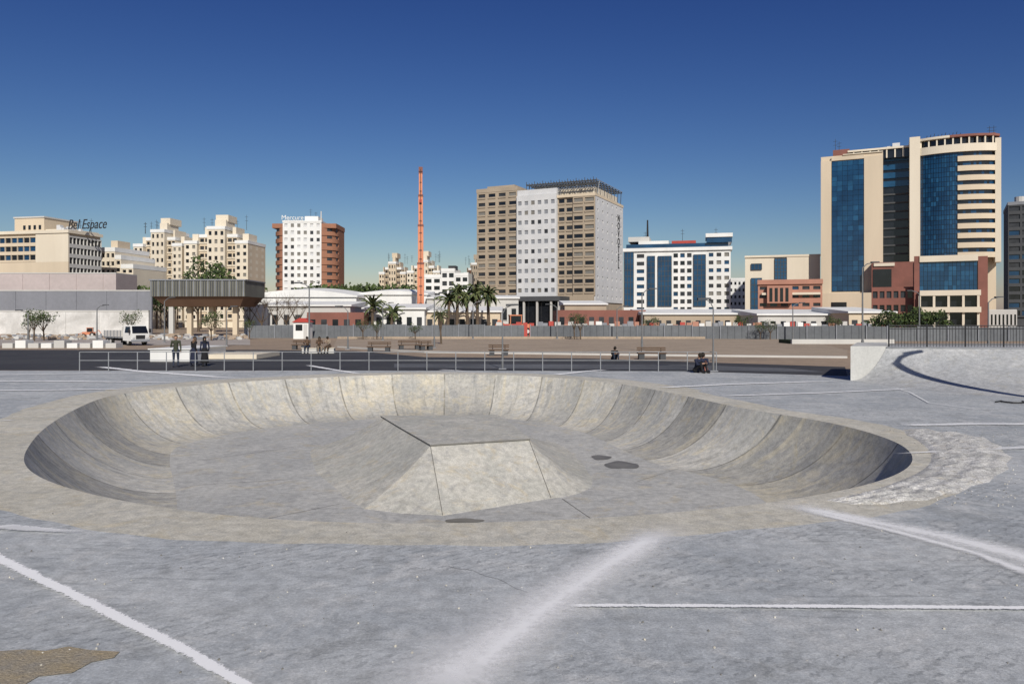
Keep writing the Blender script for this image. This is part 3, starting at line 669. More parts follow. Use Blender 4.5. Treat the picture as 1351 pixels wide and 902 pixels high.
# 2
B=Bld(172,190,8,'stepped_apartment_building')
for a,b,t in((133,152,328),(152,160,338),(160,176,350)):
    B.mb.box(B.x(a),B.x(b)-.05,.35,14,0,B.z(t,a),cream2); B.panels(B.x(a),B.x(b)-.05,3,B.z(t,a)-.8,8,max(1,int((b-a)/6)),.6,.5,cream2,G3)
    B.mb.box(B.x(a)-.1,B.x(b)+.0,-.1,14.1,B.z(t,a)-.78,B.z(t,a)+.3,white)
B.mb.box(B.x(136),B.x(145),3,8,B.z(328,140),B.z(316,140),cream)
B.done()
def apart(name,px0,px1,yt,d,th,nf=11,mat1=cream2,mat2=cream):
    B=Bld(px1,d,th,name); W=-B.x(px0); zt=B.z(yt,(px0+px1)/2)
    segs=[(0,.2,0,-1.2),(.2,.36,-1.6,-.2),(.36,.64,.0,0.9),(.64,.8,-1.6,-.2),(.8,1,0,-1.2)]
    for a,b,dy,dz in segs:
        xa=-W+W*a; xb=-W+W*b
        B.mb.box(xa+.01,xb-.01,.35-dy,13,0,zt+dz*2,mat1)
        deep=dy<0
        B.panels(xa+.01,xb-.01,2,zt+dz*2-.6,nf,3 if b-a>.2 else 2,.8 if deep else .5,.68 if deep else .5,mat2 if deep else mat1,[dkgl,dkgl,dkgl2] if deep else [dkgl,dkgl,curt],off=dy,rail=(mat1 if deep else None))
        B.mb.box(xa-.1,xb+.1,-.15-dy,13.1,zt+dz*2-.58,zt+dz*2+.35,white)
        B.mb.box(xa+1,xb-1,3,9,zt+dz*2+.353,zt+dz*2+2.6,mat1)
    B.mb.box(-W*.6,-W*.4,4,10,zt+4,zt+6,mat1); B.panels(.02,13,2,zt-3,nf,3,.4,.5,mat2,G3,'R')
    antennas(B,[-W*random.random() for _ in range(5)],5,zt+1.5,4)
    return B.done()
apart('apartment_building',176,240,312,225,8); apart('apartment_building',243,327,308,222,4)
# 4
B=Bld(443,270,0,'brown_hotel_tower'); zt=B.z(291,400); zs=B.z(297,400)
B.mb.box(B.x(373),B.x(424),.35,15,0,zt-.6,white); B.panels(B.x(373),B.x(424),4,zt-.6,13,6,.5,.5,white,[dkgl2,curt,dkgl2,curt,greyw])
B.mb.box(B.x(373)-.1,B.x(424)+.1,-.15,15.1,zt-.597,zt,white)
for a,b,sg in((359,373,-1),(424,443,1)):
    xa=B.x(a);xb=B.x(b)-.02; n=8; cx=xb if sg<0 else xa
    for f in range(13):
        z0=1+(zs-2)*f/13; fh=(zs-2)/13
        for part,(u,v) in enumerate(((0,.55),(.55,1))):
            rr=abs(xb-xa)-(.3 if part else 0); pts=[]
            for k in range(n+1):
                t=math.pi/2*k/n; pts.append((cx+sg*rr*math.sin(t),5-5*math.cos(t)+(.3 if part else 0)))
            for k in range(n):
                (ax,ay),(bx_,by_)=pts[k],pts[k+1]
                B.mb.face([(ax,ay,z0+fh*u),(bx_,by_,z0+fh*u),(bx_,by_,z0+fh*v),(ax,ay,z0+fh*v)],brown if (part==0 or k in(0,1,4,5,7)) else dkgl2)
    B.mb.box(min(xa,xb)+.05,max(xa,xb)-.05,5.1,14,0,zs,brown)
    B.mb.box(min(xa,xb)-.1,max(xa,xb)+.1,.3,14.3,zs-1,zs+.6,brown)
B.mb.box(B.x(400),B.x(418),2,9,zt+.002,zt+1.8,white)
B.mb.tube((B.x(419),5,zt),(B.x(419),5,zt+4),.3,.2,offw,6); antennas(B,(B.x(405),B.x(412)),5,zt+1.8,3)
B.mb.box(B.x(374),B.x(399),.6,.8,zt+.002,zt+.25,offw)
o=B.done(); text(o,'Mercure',(B.x(386),-.1,zt+.3),2.3,white,name='rooftop_sign')
apart('apartment_building',500,535,352,310,5,9,cream,tan); apart('apartment_building',537,580,350,300,5,9,cream2,cream)
B=Bld(618,260,6,'white_office_building')
for a,b,t in((560,582,364),(582,600,356),(600,618,362)):
    B.mb.box(B.x(a)+.02,B.x(b)-.02,.35,12,0,B.z(t,a),white); B.panels(B.x(a)+.02,B.x(b)-.02,2,B.z(t,a)-.6,6,2,.7,.55,white,[dkgl,dkgl2]); B.mb.box(B.x(a),B.x(b)-.03,-.12,12.1,B.z(t,a)-.598,B.z(t,a)+.5,white)
B.mb.box(B.x(590),B.x(600),2,6,B.z(356,585),B.z(350,585),dark); B.done()
apart('apartment_building',612,640,353,330,5,9,tan,brown)
# 7
B=Bld(785,240,25,'hotel_building'); D=B.y(822)
zA=B.z(250,650); zg=B.z(391,700)
x0=B.x(629);x1=B.x(683);x2=B.x(735);x3=0
zC=B.z(262,709); zR=B.z(257,760)
nf=11
B.mb.box(x0+.02,x1-.02,.35,D-2,0,zA,tan); B.panels(x0+.02,x1-.02,zg,zA-.9,12,4,.68,.56,tan,[dkgl,dkgl,dkgl,dkgl2,curt],rail=tan)
B.mb.box(x0-.1,x1+.0,-.1,D-1.9,zA-.898,zA+.4,tan)
B.mb.box(x1,x2,-.3,D-3,0,zC+3,greyw); B.panels(x1,x2,zg-3,zC,nf,6,.55,.42,greyw,[midgr,dkgl2,midgr,curt,midgr],off=.9,rec=.3)
B.mb.box(x1+.01,x2-.01,-.9,-.3,zC,zC+1.2,greyw)
xm=x2+(x3-x2)*.42
B.mb.box(x2+.02,x3-.35,.9,D,0,zR,tan); B.panels(x2+.02,xm,zg,zR-.6,nf,2,.74,.62,tan,[dkgl,dkgl,dkgl2],off=-.5,rail=tan)
B.panels(xm+.01,x3,zg,zR-.6,nf,2,.8,.6,tan,[dkgl,dkgl,curt],off=0.0,rail=tan)
B.mb.box(xm+.02,x3-.35,.36,.9,zg,zR-.6,tan)
B.panels(.352,D,zg-2,zR-.6,nf,6,.2,.34,greyw,[dkgl2,dkgl],'R')
B.mb.box(x2-.0,x3+.12,-.13,D+.1,zR-.598,zR+.3,cream)
B.mb.box(B.x(700),-1,4,D-4,zR+.303,B.z(246,760),cream2)
zk=B.z(240,760); xk=B.x(694)
for k in range(9):
    y=.6+k*(D-3)/8; B.mb.box(xk,.3,y,y+.3,zk+.0,zk+.4,darkgr)
for i in range(26):
    x=xk+(.3-xk)*i/25; B.mb.box(x-.1,x+.1,.4,D-2.2,zk+.403,zk+.6,steel if i%2 else darkgr)
    B.mb.box(x-.08,x+.08,.3,.42,zk-1.6-1.1*(i%2),zk+.9+.4*(i%3==0),darkgr)
for i in range(14):
    x=xk+(.3-xk)*i/13; B.mb.tube((x,1.5,zR+.3),(x+.7,1.5,zk),.12,.12,steel if i%2 else darkgr,5)
for k in range(3): B.mb.box(xk+k,.25,.6,.8,zR+1.0+k*1.1,zR+1.25+k*1.1,midgr if k%2 else darkgr)
for i in range(8):
    y=2+i*(D-5)/7; B.mb.tube((.0,y,zR+.3),(.2,y,zk),.12,.12,darkgr,5)
B.mb.box(B.x(629)+2,B.x(683)-3,4,D-6,zA+.402,zA+1.8,tan); roofbits(B,x0,x1,3,D-4,zA+.4,greyw,5)
B.mb.box(x0,x3-.36,-.25,.34,0,zg-.01,tan)
B.mb.box(B.x(684),B.x(752),-9,-.31,ZZ(397,240),ZZ(391,240),darkgr)
for px in(688,705,722,740,750): B.mb.box(B.x(px)-.3,B.x(px)+.3,-8.6,-8,0,ZZ(397,240)-.01,offw)
B.mb.box(B.x(686),B.x(750),-7,-.5,.1,ZZ(397,240)-.3,dkgl)
o=B.done()
for i,c in enumerate('NOVOTEL'):
    text(o,c,(.1,D-5.5,zR-6-i*2.7),3.4,dark,rot=(R(90),0,R(90)),name='sign_letter')
# 8
B=Bld(964,200,14,'white_blue_office_building'); zt=B.z(331,890)
def strip(p0,p1,yt,yb,g,nc,nf,off=0.25,fr_=darkgr):
    xa,xb=B.x(p0),B.x(p1); z0=B.z(yb,(p0+p1)/2); z1=B.z(yt,(p0+p1)/2)
    B.mb.box(xa,xb,-off,.3,z0,z1,g)
    for i in range(nc+1):
        x=xa+(xb-xa)*i/nc; B.mb.box(x-.06,x+.06,-off-.08,-off-.002,z0,z1,fr_)
    for i in range(nf+1):
        z=z0+(z1-z0)*i/nf; B.mb.box(xa,xb,-off-.05,-off-.003,z-.06,z+.06,fr_)
B.mb.box(B.x(823),-.36,.36,20,0,zt,white)
B.panels(B.x(838),B.x(852),2,zt-.3,9,1,.7,.5,white,[dkgl2,bluegl]); B.mb.box(B.x(823),B.x(838)-.01,0,.35,0,zt,white); strip(824,836,333,404,bluegl,3,9)
B.mb.box(B.x(852)+.01,B.x(887)-.01,0,.35,0,zt,white); strip(868,886,338,404,bluegl,4,10); strip(854,864,338,404,bluegl,2,9)
B.panels(B.x(887),B.x(914)-.01,2,zt-.3,9,3,.66,.55,white,[dkgl,dkgl2,bluegl])
B.mb.box(B.x(914),B.x(933)-.01,0,.35,0,zt,white); strip(915,931,336,404,bluegl,3,10)
B.panels(B.x(933),0,2,zt-.3,9,3,.6,.5,white,[dkgl2,curt,bluegl])
B.mb.box(-.355,0,.355,20,0,zt-.01,white)
B.mb.box(B.x(822),.4,-.5,20.4,zt+.003,zt+.9,white)
B.mb.box(B.x(826),-.6,.5,19,zt+.9,zt+2.0,bluegl)
B.mb.box(B.x(842),B.x(882),1,14,zt+2,zt+2.9,white); B.mb.box(B.x(828),B.x(856),2,10,zt+2.9,zt+4.2,offw)
B.mb.box(B.x(932),.3,-.4,10,zt+2.0,zt+3.4,bluegl); B.mb.box(B.x(931),.5,-.7,10.4,zt+3.4,zt+4.4,white)
B.mb.tube((B.x(853),4,zt+3),(B.x(853),4,zt+9),.35,.2,dark,6); antennas(B,(B.x(850),B.x(900),B.x(945)),4,zt+2.9,3)
B.mb.box(B.x(886),B.x(918),1,6,zt+2.01,zt+2.8,red)
B.done()
B=Bld(984,230,10,'white_side_building'); B.mb.box(B.x(962),-.36,.36,12,0,B.z(368,975),white); B.panels(B.x(962),-.01,2,B.z(368,975)-.4,6,4,.5,.45,white,G3); B.mb.box(B.x(962),0,-.1,12,B.z(368,975)-.398,B.z(368,975)+.3,white);B.done()
B=Bld(1082,185,18,'cream_glass_building'); zt=B.z(339,1030)
B.mb.box(B.x(983),0,.36,18,0,zt,cream2); B.mb.box(B.x(983),B.x(1021)-.01,0,.35,0,B.z(341,1000),cream2); strip(991,1005,367,412,bluegl2,3,5); strip(991,1005,348,356,bluegl,3,1)
strip(1022,1038,341,372,bluegl2,4,7,off=-.02); B.mb.box(B.x(1038)+.01,0,0,.35,0,zt,cream2)
B.mb.box(B.x(983)-.1,.1,-.15,18,zt+.002,zt+.5,cream2); B.done()
B=Bld(1085,160,18,'red_low_building'); zt=B.z(370,1040)
B.mb.box(B.x(1000),-.36,.36,14,0,zt,salmon); B.panels(B.x(1000),-.01,B.z(408,1040),zt-.8,3,6,.66,.4,salmon,[dkgl,dkgl2,bluegl]); B.mb.box(B.x(1000)-.1,.1,-.4,14,zt-.798,zt+.2,salmon)
B.mb.box(B.x(1005),B.x(1082),-.9,-.02,B.z(389,1040),B.z(386,1040),cream2); B.mb.box(B.x(1012),B.x(1045),-1.4,-.02,B.z(400,1030),B.z(377,1030),salmon)
for px in(1015,1022,1029,1036): B.mb.box(B.x(px),B.x(px+4),-1.46,-1.402,B.z(398,1030),B.z(380,1030),dkgl)
B.done()
# 11 tower complex
B=Bld(1322,165,26,'office_tower')
def fz(py,px): return B.z(py,px)
B.mb.box(B.x(1083),B.x(1165),.4,26,0,fz(204,1120),cream)
B.mb.box(B.x(1083),B.x(1097)-.01,-.2,.39,0,fz(213,1090),cream); B.mb.box(B.x(1140)+.01,B.x(1165),-.2,.39,0,fz(206,1150),cream)
B.mb.box(B.x(1097),B.x(1140),-.2,.39,0,fz(385,1118),cream); B.mb.box(B.x(1097),B.x(1140),-.2,.39,fz(211,1118),fz(206,1118),cream)
def strip2(p0,p1,yt,yb,gs,nc,nf,y=-.1,fr_=dkgl):
    xa,xb=B.x(p0),B.x(p1); z0=fz(yb,(p0+p1)/2); z1=fz(yt,(p0+p1)/2)
    for i in range(nc):
        for j in range(nf):
            B.mb.box(xa+(xb-xa)*i/nc+.03,xa+(xb-xa)*(i+1)/nc-.03,y,y+.4,z0+(z1-z0)*j/nf+.03,z0+(z1-z0)*(j+1)/nf-.03,random.choice(gs))
    B.mb.box(xa,xb,y+.1,y+.35,z0,z1,fr_)
strip2(1097.5,1139.5,212,384,[bluegl]*5+[bluegl2],6,26)
B.mb.box(B.x(1165)+.02,B.x(1200),4,24,0,fz(206,1180),dkgl)
for i in range(13):
    z=fz(345,1180)+(fz(208,1180)-fz(345,1180))*i/12; B.mb.box(B.x(1165)+.03,B.x(1200)-.01,3.6,3.99,z-.1,z+(1.2 if i>8 else .25),bluegl2 if i>8 else darkgr)
B.mb.box(B.x(1098),B.x(1120),3,14,fz(204,1120)+.01,fz(194,1110),redb)
B.mb.box(B.x(1120)+.02,B.x(1200)-.02,2,20,fz(206,1180)+.05,fz(196,1160),dkgl); B.mb.box(B.x(1118),B.x(1200),1.4,20.4,fz(196,1160)+.01,fz(193.5,1160),cream2)
B.mb.box(B.x(1112),B.x(1165),.1,1.6,fz(204,1120)+.02,fz(201,1140),cream2)
for i in range(7): 
    x=B.x(1126+i*11); B.mb.box(x-.15,x+.15,1.6,1.95,fz(206,1180)+.06,fz(196,1160),cream2)
roofbits(B,B.x(1130),B.x(1195),3,18,fz(193.5,1160),greyw,9)
antennas(B,(B.x(1101),B.x(1106)),4,fz(200,1100),5)
B.mb.box(B.x(1200)+.01,B.x(1214),-.2,22,0,fz(181,1207),cream2); B.mb.box(B.x(1214)+.01,B.x(1318),4.6,24,0,fz(192,1270),cream)
xa=B.x(1214)+.02; xb=B.x(1321); W=xb-xa; n=30; cy=4.6
def arc(t,o=0): 
    x=xa+W*t; q=(t-.42)/.62; y=cy-5.2*math.sqrt(max(0.0,1-q*q*.98))-o
    return (x,y)
nfl=11; zb0=fz(340,1270); zb1=fz(201,1270); fh=(zb1-zb0)/nfl
for k in range(n):
    t0,t1=k/n,(k+1)/n
    glassy=(t0<.44)
    for f in range(nfl):
        z0=zb0+f*fh
        if glassy:
            for q in range(2):
                a0=arc(t0,.1);a1=arc(t1,.1); g=random.choice([bluegl,bluegl,bluegl,bluegl2])
                B.mb.face([(a0[0]+.04,a0[1],z0+fh*q/2+.05),(a1[0]-.04,a1[1],z0+fh*q/2+.05),(a1[0]-.04,a1[1],z0+fh*(q+1)/2-.05),(a0[0]+.04,a0[1],z0+fh*(q+1)/2-.05)],g)
            a0=arc(t0,.0);a1=arc(t1,.0)
            B.mb.face([(a0[0],a0[1],z0),(a1[0],a1[1],z0),(a1[0],a1[1],z0+fh),(a0[0],a0[1],z0+fh)],dkgl)
        else:
            a0=arc(t0,.45);a1=arc(t1,.45);b0=arc(t0,0);b1=arc(t1,0)
            B.mb.hexa([(a0[0],a0[1],z0),(a1[0],a1[1],z0),(b1[0],b1[1],z0),(b0[0],b0[1],z0),(a0[0],a0[1],z0+fh*.55),(a1[0],a1[1],z0+fh*.55),(b1[0],b1[1],z0+fh*.55),(b0[0],b0[1],z0+fh*.55)],cream)
            B.mb.face([(b0[0],b0[1]+.1,z0+fh*.5),(b1[0],b1[1]+.1,z0+fh*.5),(b1[0],b1[1]+.1,z0+fh),(b0[0],b0[1]+.1,z0+fh)],random.choice([bluegl,dkgl,dkgl]))
    a0=arc(t0,.7);a1=arc(t1,.7);c0=arc(t0,-2.5);c1=arc(t1,-2.5)
    for (zz0,zz1,mm) in ((zb1,zb1+1.7,cream2),(zb1+3.3,zb1+3.8,redb if t0>.35 else cream2)):
        B.mb.hexa([(a0[0],a0[1],zz0),(a1[0],a1[1],zz0),(c1[0],c1[1],zz0),(c0[0],c0[1],zz0),(a0[0],a0[1],zz1),(a1[0],a1[1],zz1),(c1[0],c1[1],zz1),(c0[0],c0[1],zz1)],mm)
    b0=arc(t0,-.4);b1=arc(t1,-.4); B.mb.face([(b0[0],b0[1],zb1+1.7),(b1[0],b1[1],zb1+1.7),(b1[0],b1[1],zb1+3.3),(b0[0],b0[1],zb1+3.3)],dkgl)
    if k%3==0: B.mb.box(a0[0],a0[0]+.3,a0[1]+.3,a0[1]+.55,zb1+1.7,zb1+3.3,cream2)
B.mb.box(B.x(1222),B.x(1312),5,18,fz(192,1270)+.01,fz(178,1270),darkgr); B.mb.box(B.x(1262),B.x(1316),3,20,fz(178,1270)+.01,fz(175,1270),redb)
B.mb.box(B.x(1314),B.x(1322),1.2,4.5,fz(345,1318),fz(180,1318),cream2)
for i in range(10):
    x=B.x(1222+i*5); B.mb.tube((x,4,zb1+3.8),(x+.4,4,fz(173-(i%3),1240)),.08,.06,dark,5)
B.mb.box(B.x(1222),B.x(1262),3.9,4.1,fz(178,1240),fz(176.5,1240),darkgr)
antennas(B,(B.x(1310),B.x(1316)),6,fz(175,1312),4)
B.mb.box(B.x(1083),B.x(1150),-4,-.21,0,fz(387,1118),cream); B.mb.box(B.x(1098),B.x(1118),-4.1,-4.003,fz(412,1118),fz(399,1118),dkgl)
B.mb.box(B.x(1150)+.02,B.x(1212),-3.5,-.21,0,fz(347,1180),redb); B.mb.box(B.x(1153),B.x(1180),-3.8,-3.503,fz(352,1180),fz(348,1180),cream2)
B.mb.box(B.x(1152),B.x(1176),-3.65,-3.503,fz(392,1180),fz(356,1180),dkgl)
B.done()
B=Bld(1303,140,26,'red_annex_building')
B.mb.box(B.x(1208),-.01,.4,14,0,fz(340,1260),redb); B.mb.box(B.x(1290)+.01,0,-.3,.39,0,fz(338,1295),redb); B.mb.box(B.x(1206),B.x(1213),-.3,.39,0,fz(338,1212),redb)
z=[fz(p,1250) for p in (337,345,383,390,405,412,425)]
xl,xr=B.x(1213)+.01,B.x(1290)
B.mb.box(xl,xr,-.5,.39,z[1],z[0],cream2)
nc=14
for i in range(nc):
    for j in range(6):
        a=xl+(xr-xl)*i/nc; B.mb.box(a+.03,a+(xr-xl)/nc-.03,-.1,.3,z[2]+(z[1]-z[2])*j/6+.02,z[2]+(z[1]-z[2])*(j+1)/6-.02,random.choice([bluegl,bluegl,bluegl2]))
B.mb.box(xl,xr,.0,.39,0,z[1]-.01,dkgl); B.mb.box(xl,xr+.4,-1.2,-.05,z[3],z[2]-.003,cream2); B.mb.box(xl,xr+.4,-1.6,-.05,z[5],z[4],cream2)
for i in range(5):
    a=xl+(xr-xl)*i/4; B.mb.box(a-.2,a+.2,-1.1,-.6,0,z[3]-.01,cream2)
B.mb.box(B.x(1150),B.x(1206)-.02,2,9,0,fz(378,1180),redb); B.panels(B.x(1150),B.x(1206)-.02,.5,fz(380,1180),3,6,.7,.5,redb,[dkgl,dkgl2],at=2,off=.36)
B.mb.box(.02,B.x(1345),3,9,0,fz(408,1320),offw); B.panels(.02,B.x(1345),.3,fz(409,1320),1,8,.5,.5,offw,[dkgl],at=3,off=.36)
B.done()
B=Bld(1330,210,30,'dark_office_building'); zt=B.z(268,1340)
B.mb.box(0,30,.4,20,0,zt,darkgr); B.panels(0,30,3,zt-.5,14,10,.85,.6,darkgr,[dkgl,bluegl,dkgl2]); B.mb.tube((3,3,zt),(3,3,zt+2.0),1.4,1.4,offw,12);B.mb.box(-.1,30,-.1,20,zt-.498,zt+.4,midgr); B.done()
# ------------------------------------------------------------ low halls
def hall(name,px0,px1,yt,d,m,roof=True,nwin=0,band=None,arch=0.0):
    x0=XX(px0,d);x1=XX(px1,d);z=ZZ(yt,d); mb=MB(); mb.box(x0,x1,d,d+14,0,z,m)
    if roof:
        n=16
        h=lambda q:z+.15+arch*math.sin(math.pi*(q-x0+.3)/(x1-x0+.6))
        for i in range(n):
            a=x0-.3+(x1-x0+.6)*i/n;b=x0-.3+(x1-x0+.6)*(i+1)/n
            mb.hexa([(a,d-.4,z+.002),(b,d-.4,z+.002),(b,d+14,z+.002),(a,d+14,z+.002),(a,d-.4,h(a)+.12),(b,d-.4,h(b)+.12),(b,d+14,h(b)+1),(a,d+14,h(a)+1)],white)
    for i in range(nwin):
        a=x0+(x1-x0)*(i+.25)/nwin; mb.box(a,a+(x1-x0)/nwin*.5,d-.05,d+.05,z*.35,z*.7,random.choice([dkgl,dkgl2])); mb.box(a-.08,a+(x1-x0)/nwin*.5+.08,d-.14,d-.002,z*.35-.15,z*.35-.02,offw)
    if band: mb.box(x0-.02,x1+.02,d-.1,d-.003,0,z*.28,band)
    return mb.obj(name)
hall('white_hall',323,470,392,150,white,arch=1.2,nwin=0); hall('white_hall',470,563,389,158,white,nwin=0,arch=.6); hall('white_hall',563,684,394,156,offw,nwin=10)
hall('low_shed',340,462,404,128,offw,nwin=8); hall('low_shed',405,480,412,118,redb,nwin=5,roof=False); hall('low_shed',480,560,408,122,white,nwin=6,band=midgr)
hall('low_shed',560,660,412,125,cream,nwin=7); hall('low_shed',735,852,409,140,redb,nwin=9,roof=False); hall('low_shed',745,800,402,150,tan,nwin=4)
hall('low_shed',850,1005,415,135,tan,nwin=12); hall('low_shed',1000,1120,416,125,offw,nwin=9,band=red)
hall('low_shed',1120,1180,413,118,cream,nwin=4)
mb=MB()
for i in range(60):
    px=660+i*8.6+random.uniform(-2,2); d=112; x=XX(px,d); w_=random.uniform(.3,.45); h_=random.uniform(1.8,2.3)
    mb.hexa([(x-w_,d,0),(x+w_,d,0),(x+w_,d+.5,0),(x-w_,d+.5,0),(x-w_,d+.15,h_),(x+w_,d+.15,h_),(x+w_,d+.35,h_),(x-w_,d+.35,h_)],random.choice([red,white,offw,salmon,midgr]))
mb.obj('site_barriers')
mb=MB(); d=100;x=XX(397,d); mb.box(x-1,x+1,d,d+2,0,2.2,white); mb.box(x-.7,x+.2,d-.04,d-.002,1.1,1.9,dkgl); mb.box(x+.35,x+.85,d-.04,d-.002,.05,1.95,offw)
mb.hexa([(x-1.2,d-.2,2.202),(x+1.2,d-.2,2.202),(x+1.2,d+2.2,2.202),(x-1.2,d+2.2,2.202),(x-.4,d+.6,2.75),(x+.4,d+.6,2.75),(x+.4,d+1.4,2.75),(x-.4,d+1.4,2.75)],red); mb.obj('guard_booth')
# ------------------------------------------------------------ crane
mb=MB(); d=140; x=XX(555,d); zt=ZZ(221,d)
for a,b,r in [(3.2,13,.60),(13,20,.49),(20,25.5,.41),(25.5,zt-.8,.32)]:
    mb.box(-r,r,-r,r,a,b,orange); mb.box(-r-.06,r+.06,-r-.06,r+.06,b-.35,b+.003,redb)
    for q in range(int((b-a)/1.6)): mb.box(-r*.5,r*.5,-r-.03,-r-.002,a+.5+q*1.6,a+.75+q*1.6,redb)
mb.box(-.36,.36,-.55,.55,zt-.8,zt,redb); mb.tube((0,-.7,zt-.4),(0,-.7,zt-6),.04,.04,dark,5); mb.tube((0,-.7,zt-.4),(.1,-1.5,4),.03,.03,dark,5); mb.box(-.2,.2,-.9,-.5,zt-6.6,zt-6,red)
mb.box(-4,4.5,-1.3,1.3,.9,1.7,orange); mb.box(-5.6,-4.02,-1.25,1.25,.7,2.7,orange); mb.box(-5.65,-5.2,-1.1,1.1,1.6,2.5,dkgl)
mb.box(-1.5,2.6,-1.2,1.2,1.71,3.19,orange); mb.box(1.2,2.9,-1.22,1.22,1.8,3.6,midgr); mb.tube((-1.2,0,2.2),(-.3,0,9),.22,.16,steel,8)
for i in (-4.6,-3,-1.2,.8,2.2,3.6):
    for sy in(-1.35,1.05): mb.tube((i,sy,.55),(i,sy+.3,.55),.55,.55,tyre,14)
for sx in(-2,3):
    mb.box(sx-.15,sx+.15,-2.6,2.6,.7,.89,orange)
    for sy in(-2.5,2.5): mb.tube((sx,sy,0),(sx,sy,.8),.1,.1,steel,6)
mb.obj('mobile_crane',(x,d,0),R(6))
# ------------------------------------------------------------ vehicles
def wheel(mb,x,y,r,w_=.26):
    mb.tube((x,y-w_/2,r),(x,y+w_/2,r),r,r,tyre,18); mb.tube((x,y-w_/2-.01,r),(x,y+w_/2+.01,r),r*.5,r*.5,offw,12)
def truck(px,yb,rz,sc=1):
    d=dd(yb); mb=MB()
    mb.box(-3.2,1.2,-.45,.45,.5,.75,dark)
    mb.hexa([(1.1,-1.0,.55),(3.0,-1.0,.5),(3.0,1.0,.5),(1.1,1.0,.55),(1.1,-1.0,1.35),(3.05,-1.0,1.3),(3.05,1.0,1.3),(1.1,1.0,1.35)],white)
    mb.hexa([(1.1,-1.0,1.352),(3.05,-1.0,1.302),(3.05,1.0,1.302),(1.1,1.0,1.352),(1.15,-.88,2.25),(2.6,-.85,2.25),(2.6,.85,2.25),(1.15,.88,2.25)],white)
    mb.hexa([(3.035,-.88,1.36),(3.055,-.88,1.36),(3.055,.88,1.36),(3.035,.88,1.36),(2.67,-.78,2.13),(2.71,-.78,2.15),(2.71,.78,2.15),(2.67,.78,2.13)],dkgl)
    for sy in(-1,1): mb.hexa([(1.5,sy*1.005,1.42),(2.8,sy*1.005,1.42),(2.8,sy*.97,1.42),(1.5,sy*.97,1.42),(1.5,sy*.90,2.1),(2.5,sy*.89,2.1),(2.5,sy*.86,2.1),(1.5,sy*.86,2.1)],dkgl); mb.box(2.75,2.95,sy*1.1,sy*1.25,1.4,1.85,dark); mb.box(3.0,3.08,sy*.62,sy*.88,.78,.98,greyw)
    mb.box(3.0,3.15,-1,1,.42,.66,midgr); mb.box(3.052,3.08,-.5,.5,.75,1.15,dark)
    mb.box(-3.3,.95,-1.05,1.05,.8,.95,midgr)
    for y0,y1 in((-1.1,-1.0),(1.0,1.1)): mb.box(-3.3,.95,y0,y1,.95,1.65,offw)
    mb.box(-3.35,-3.25,-1,1,.96,1.65,offw); mb.box(.9,1.0,-1,1,.96,2.1,offw)
    for i in range(6):
        for sy in(-1.16,1.1): mb.box(-3.2+i*.8,-3.1+i*.8,sy,sy+.06,.9,1.66,midgr)
    for xx in(2.2,-1.9,-2.7):
        for sy in(-.85,.85): wheel(mb,xx,sy,.42)
    mb.tube((-3.34,-.9,.7),(-3.34,-.7,.7),.05,.05,red,6)
    o=mb.obj('dump_truck',(XX(px,d),d,0),rz); o.scale=(sc,)*3
truck(168,455,R(-38),.9)
def loader(px,d,rz,name='backhoe_loader',sc=1):
    mb=MB(); mb.box(-1.5,1.6,-.6,.6,.7,1.5,orange); mb.box(-1.1,.4,-.65,.65,1.5,2.6,dkgl); mb.box(-1.2,.5,-.75,.75,2.602,2.75,orange)
    for x in(-1.1,.4):
        for y in(-.67,.6): mb.box(x-.05,x+.05,y,y+.07,1.5,2.6,orange)
    for x,r in((-1,.68),(1.2,.5)):
        for y in(-.85,.85): wheel(mb,x,y,r,.35)
    for y in(-.5,.5): mb.tube((.8,y,1.5),(2.7,y,.8),.1,.09,orange,6)
    mb.hexa([(2.6,-1,.15),(3.4,-1,.1),(3.4,1,.1),(2.6,1,.15),(2.6,-1,1.0),(2.9,-1,1.0),(2.9,1,1.0),(2.6,1,1.0)],midgr)
    mb.tube((-1.5,0,1.1),(-2.6,0,2.0),.14,.12,orange,6); mb.tube((-2.6,0,2.0),(-3.2,0,1.0),.12,.1,orange,6); mb.hexa([(-3.5,-.3,.4),(-2.9,-.3,.4),(-2.9,.3,.4),(-3.5,.3,.4),(-3.3,-.3,1.05),(-3.0,-.3,1.05),(-3.0,.3,1.05),(-3.3,.3,1.05)],midgr)
    o=mb.obj(name,(XX(px,d),d,0),rz); o.scale=(sc,)*3
loader(117,110,R(200),sc=.5); loader(683,124,R(10),sc=1.2)
mb=MB(); d0=dd(477); mb.box(XX(198,d0),XX(250,d0),d0,d0+6,0,.75,white); mb.box(XX(250,d0)+.01,XX(345,d0+4),d0+3,d0+8,0,.3,cream2); mb.box(XX(198,d0)-.1,XX(250,d0)+.1,d0-.1,d0+6,.752,.82,white); mb.obj('concrete_platform')
def bench(px,yb,rz=0,L_=1.9):
    d=dd(yb); mb=MB()
    for x in(-L_/2+.25,L_/2-.25): mb.box(x-.18,x+.18,-.25,.25,0,.38,darkgr)
    for k in range(4): mb.box(-L_/2,L_/2,-.3+k*.155,-.3+k*.155+.13,.382,.45,wood)
    for x in(-L_/2+.3,L_/2-.3): mb.box(x-.03,x+.03,.27,.32,.38,.8,dark)
    for z in(.58,.71): mb.box(-L_/2,L_/2,.235,.268,z,z+.09,wood)
    mb.obj('park_bench',(XX(px,d),d,0),rz)
for p in((500,464),(540,461,.3),(562,462,.5,1.2),(658,469,0,1.5),(860,474),(395,461,0,1.3)): bench(*p)
mb=MB(); d=dd(466); mb.box(XX(399,d),XX(441,d),d-.15,d+.35,0,.4,offw); mb.box(XX(398,d),XX(442,d),d-.2,d+.4,.402,.44,cream2); mb.obj('stone_bench')
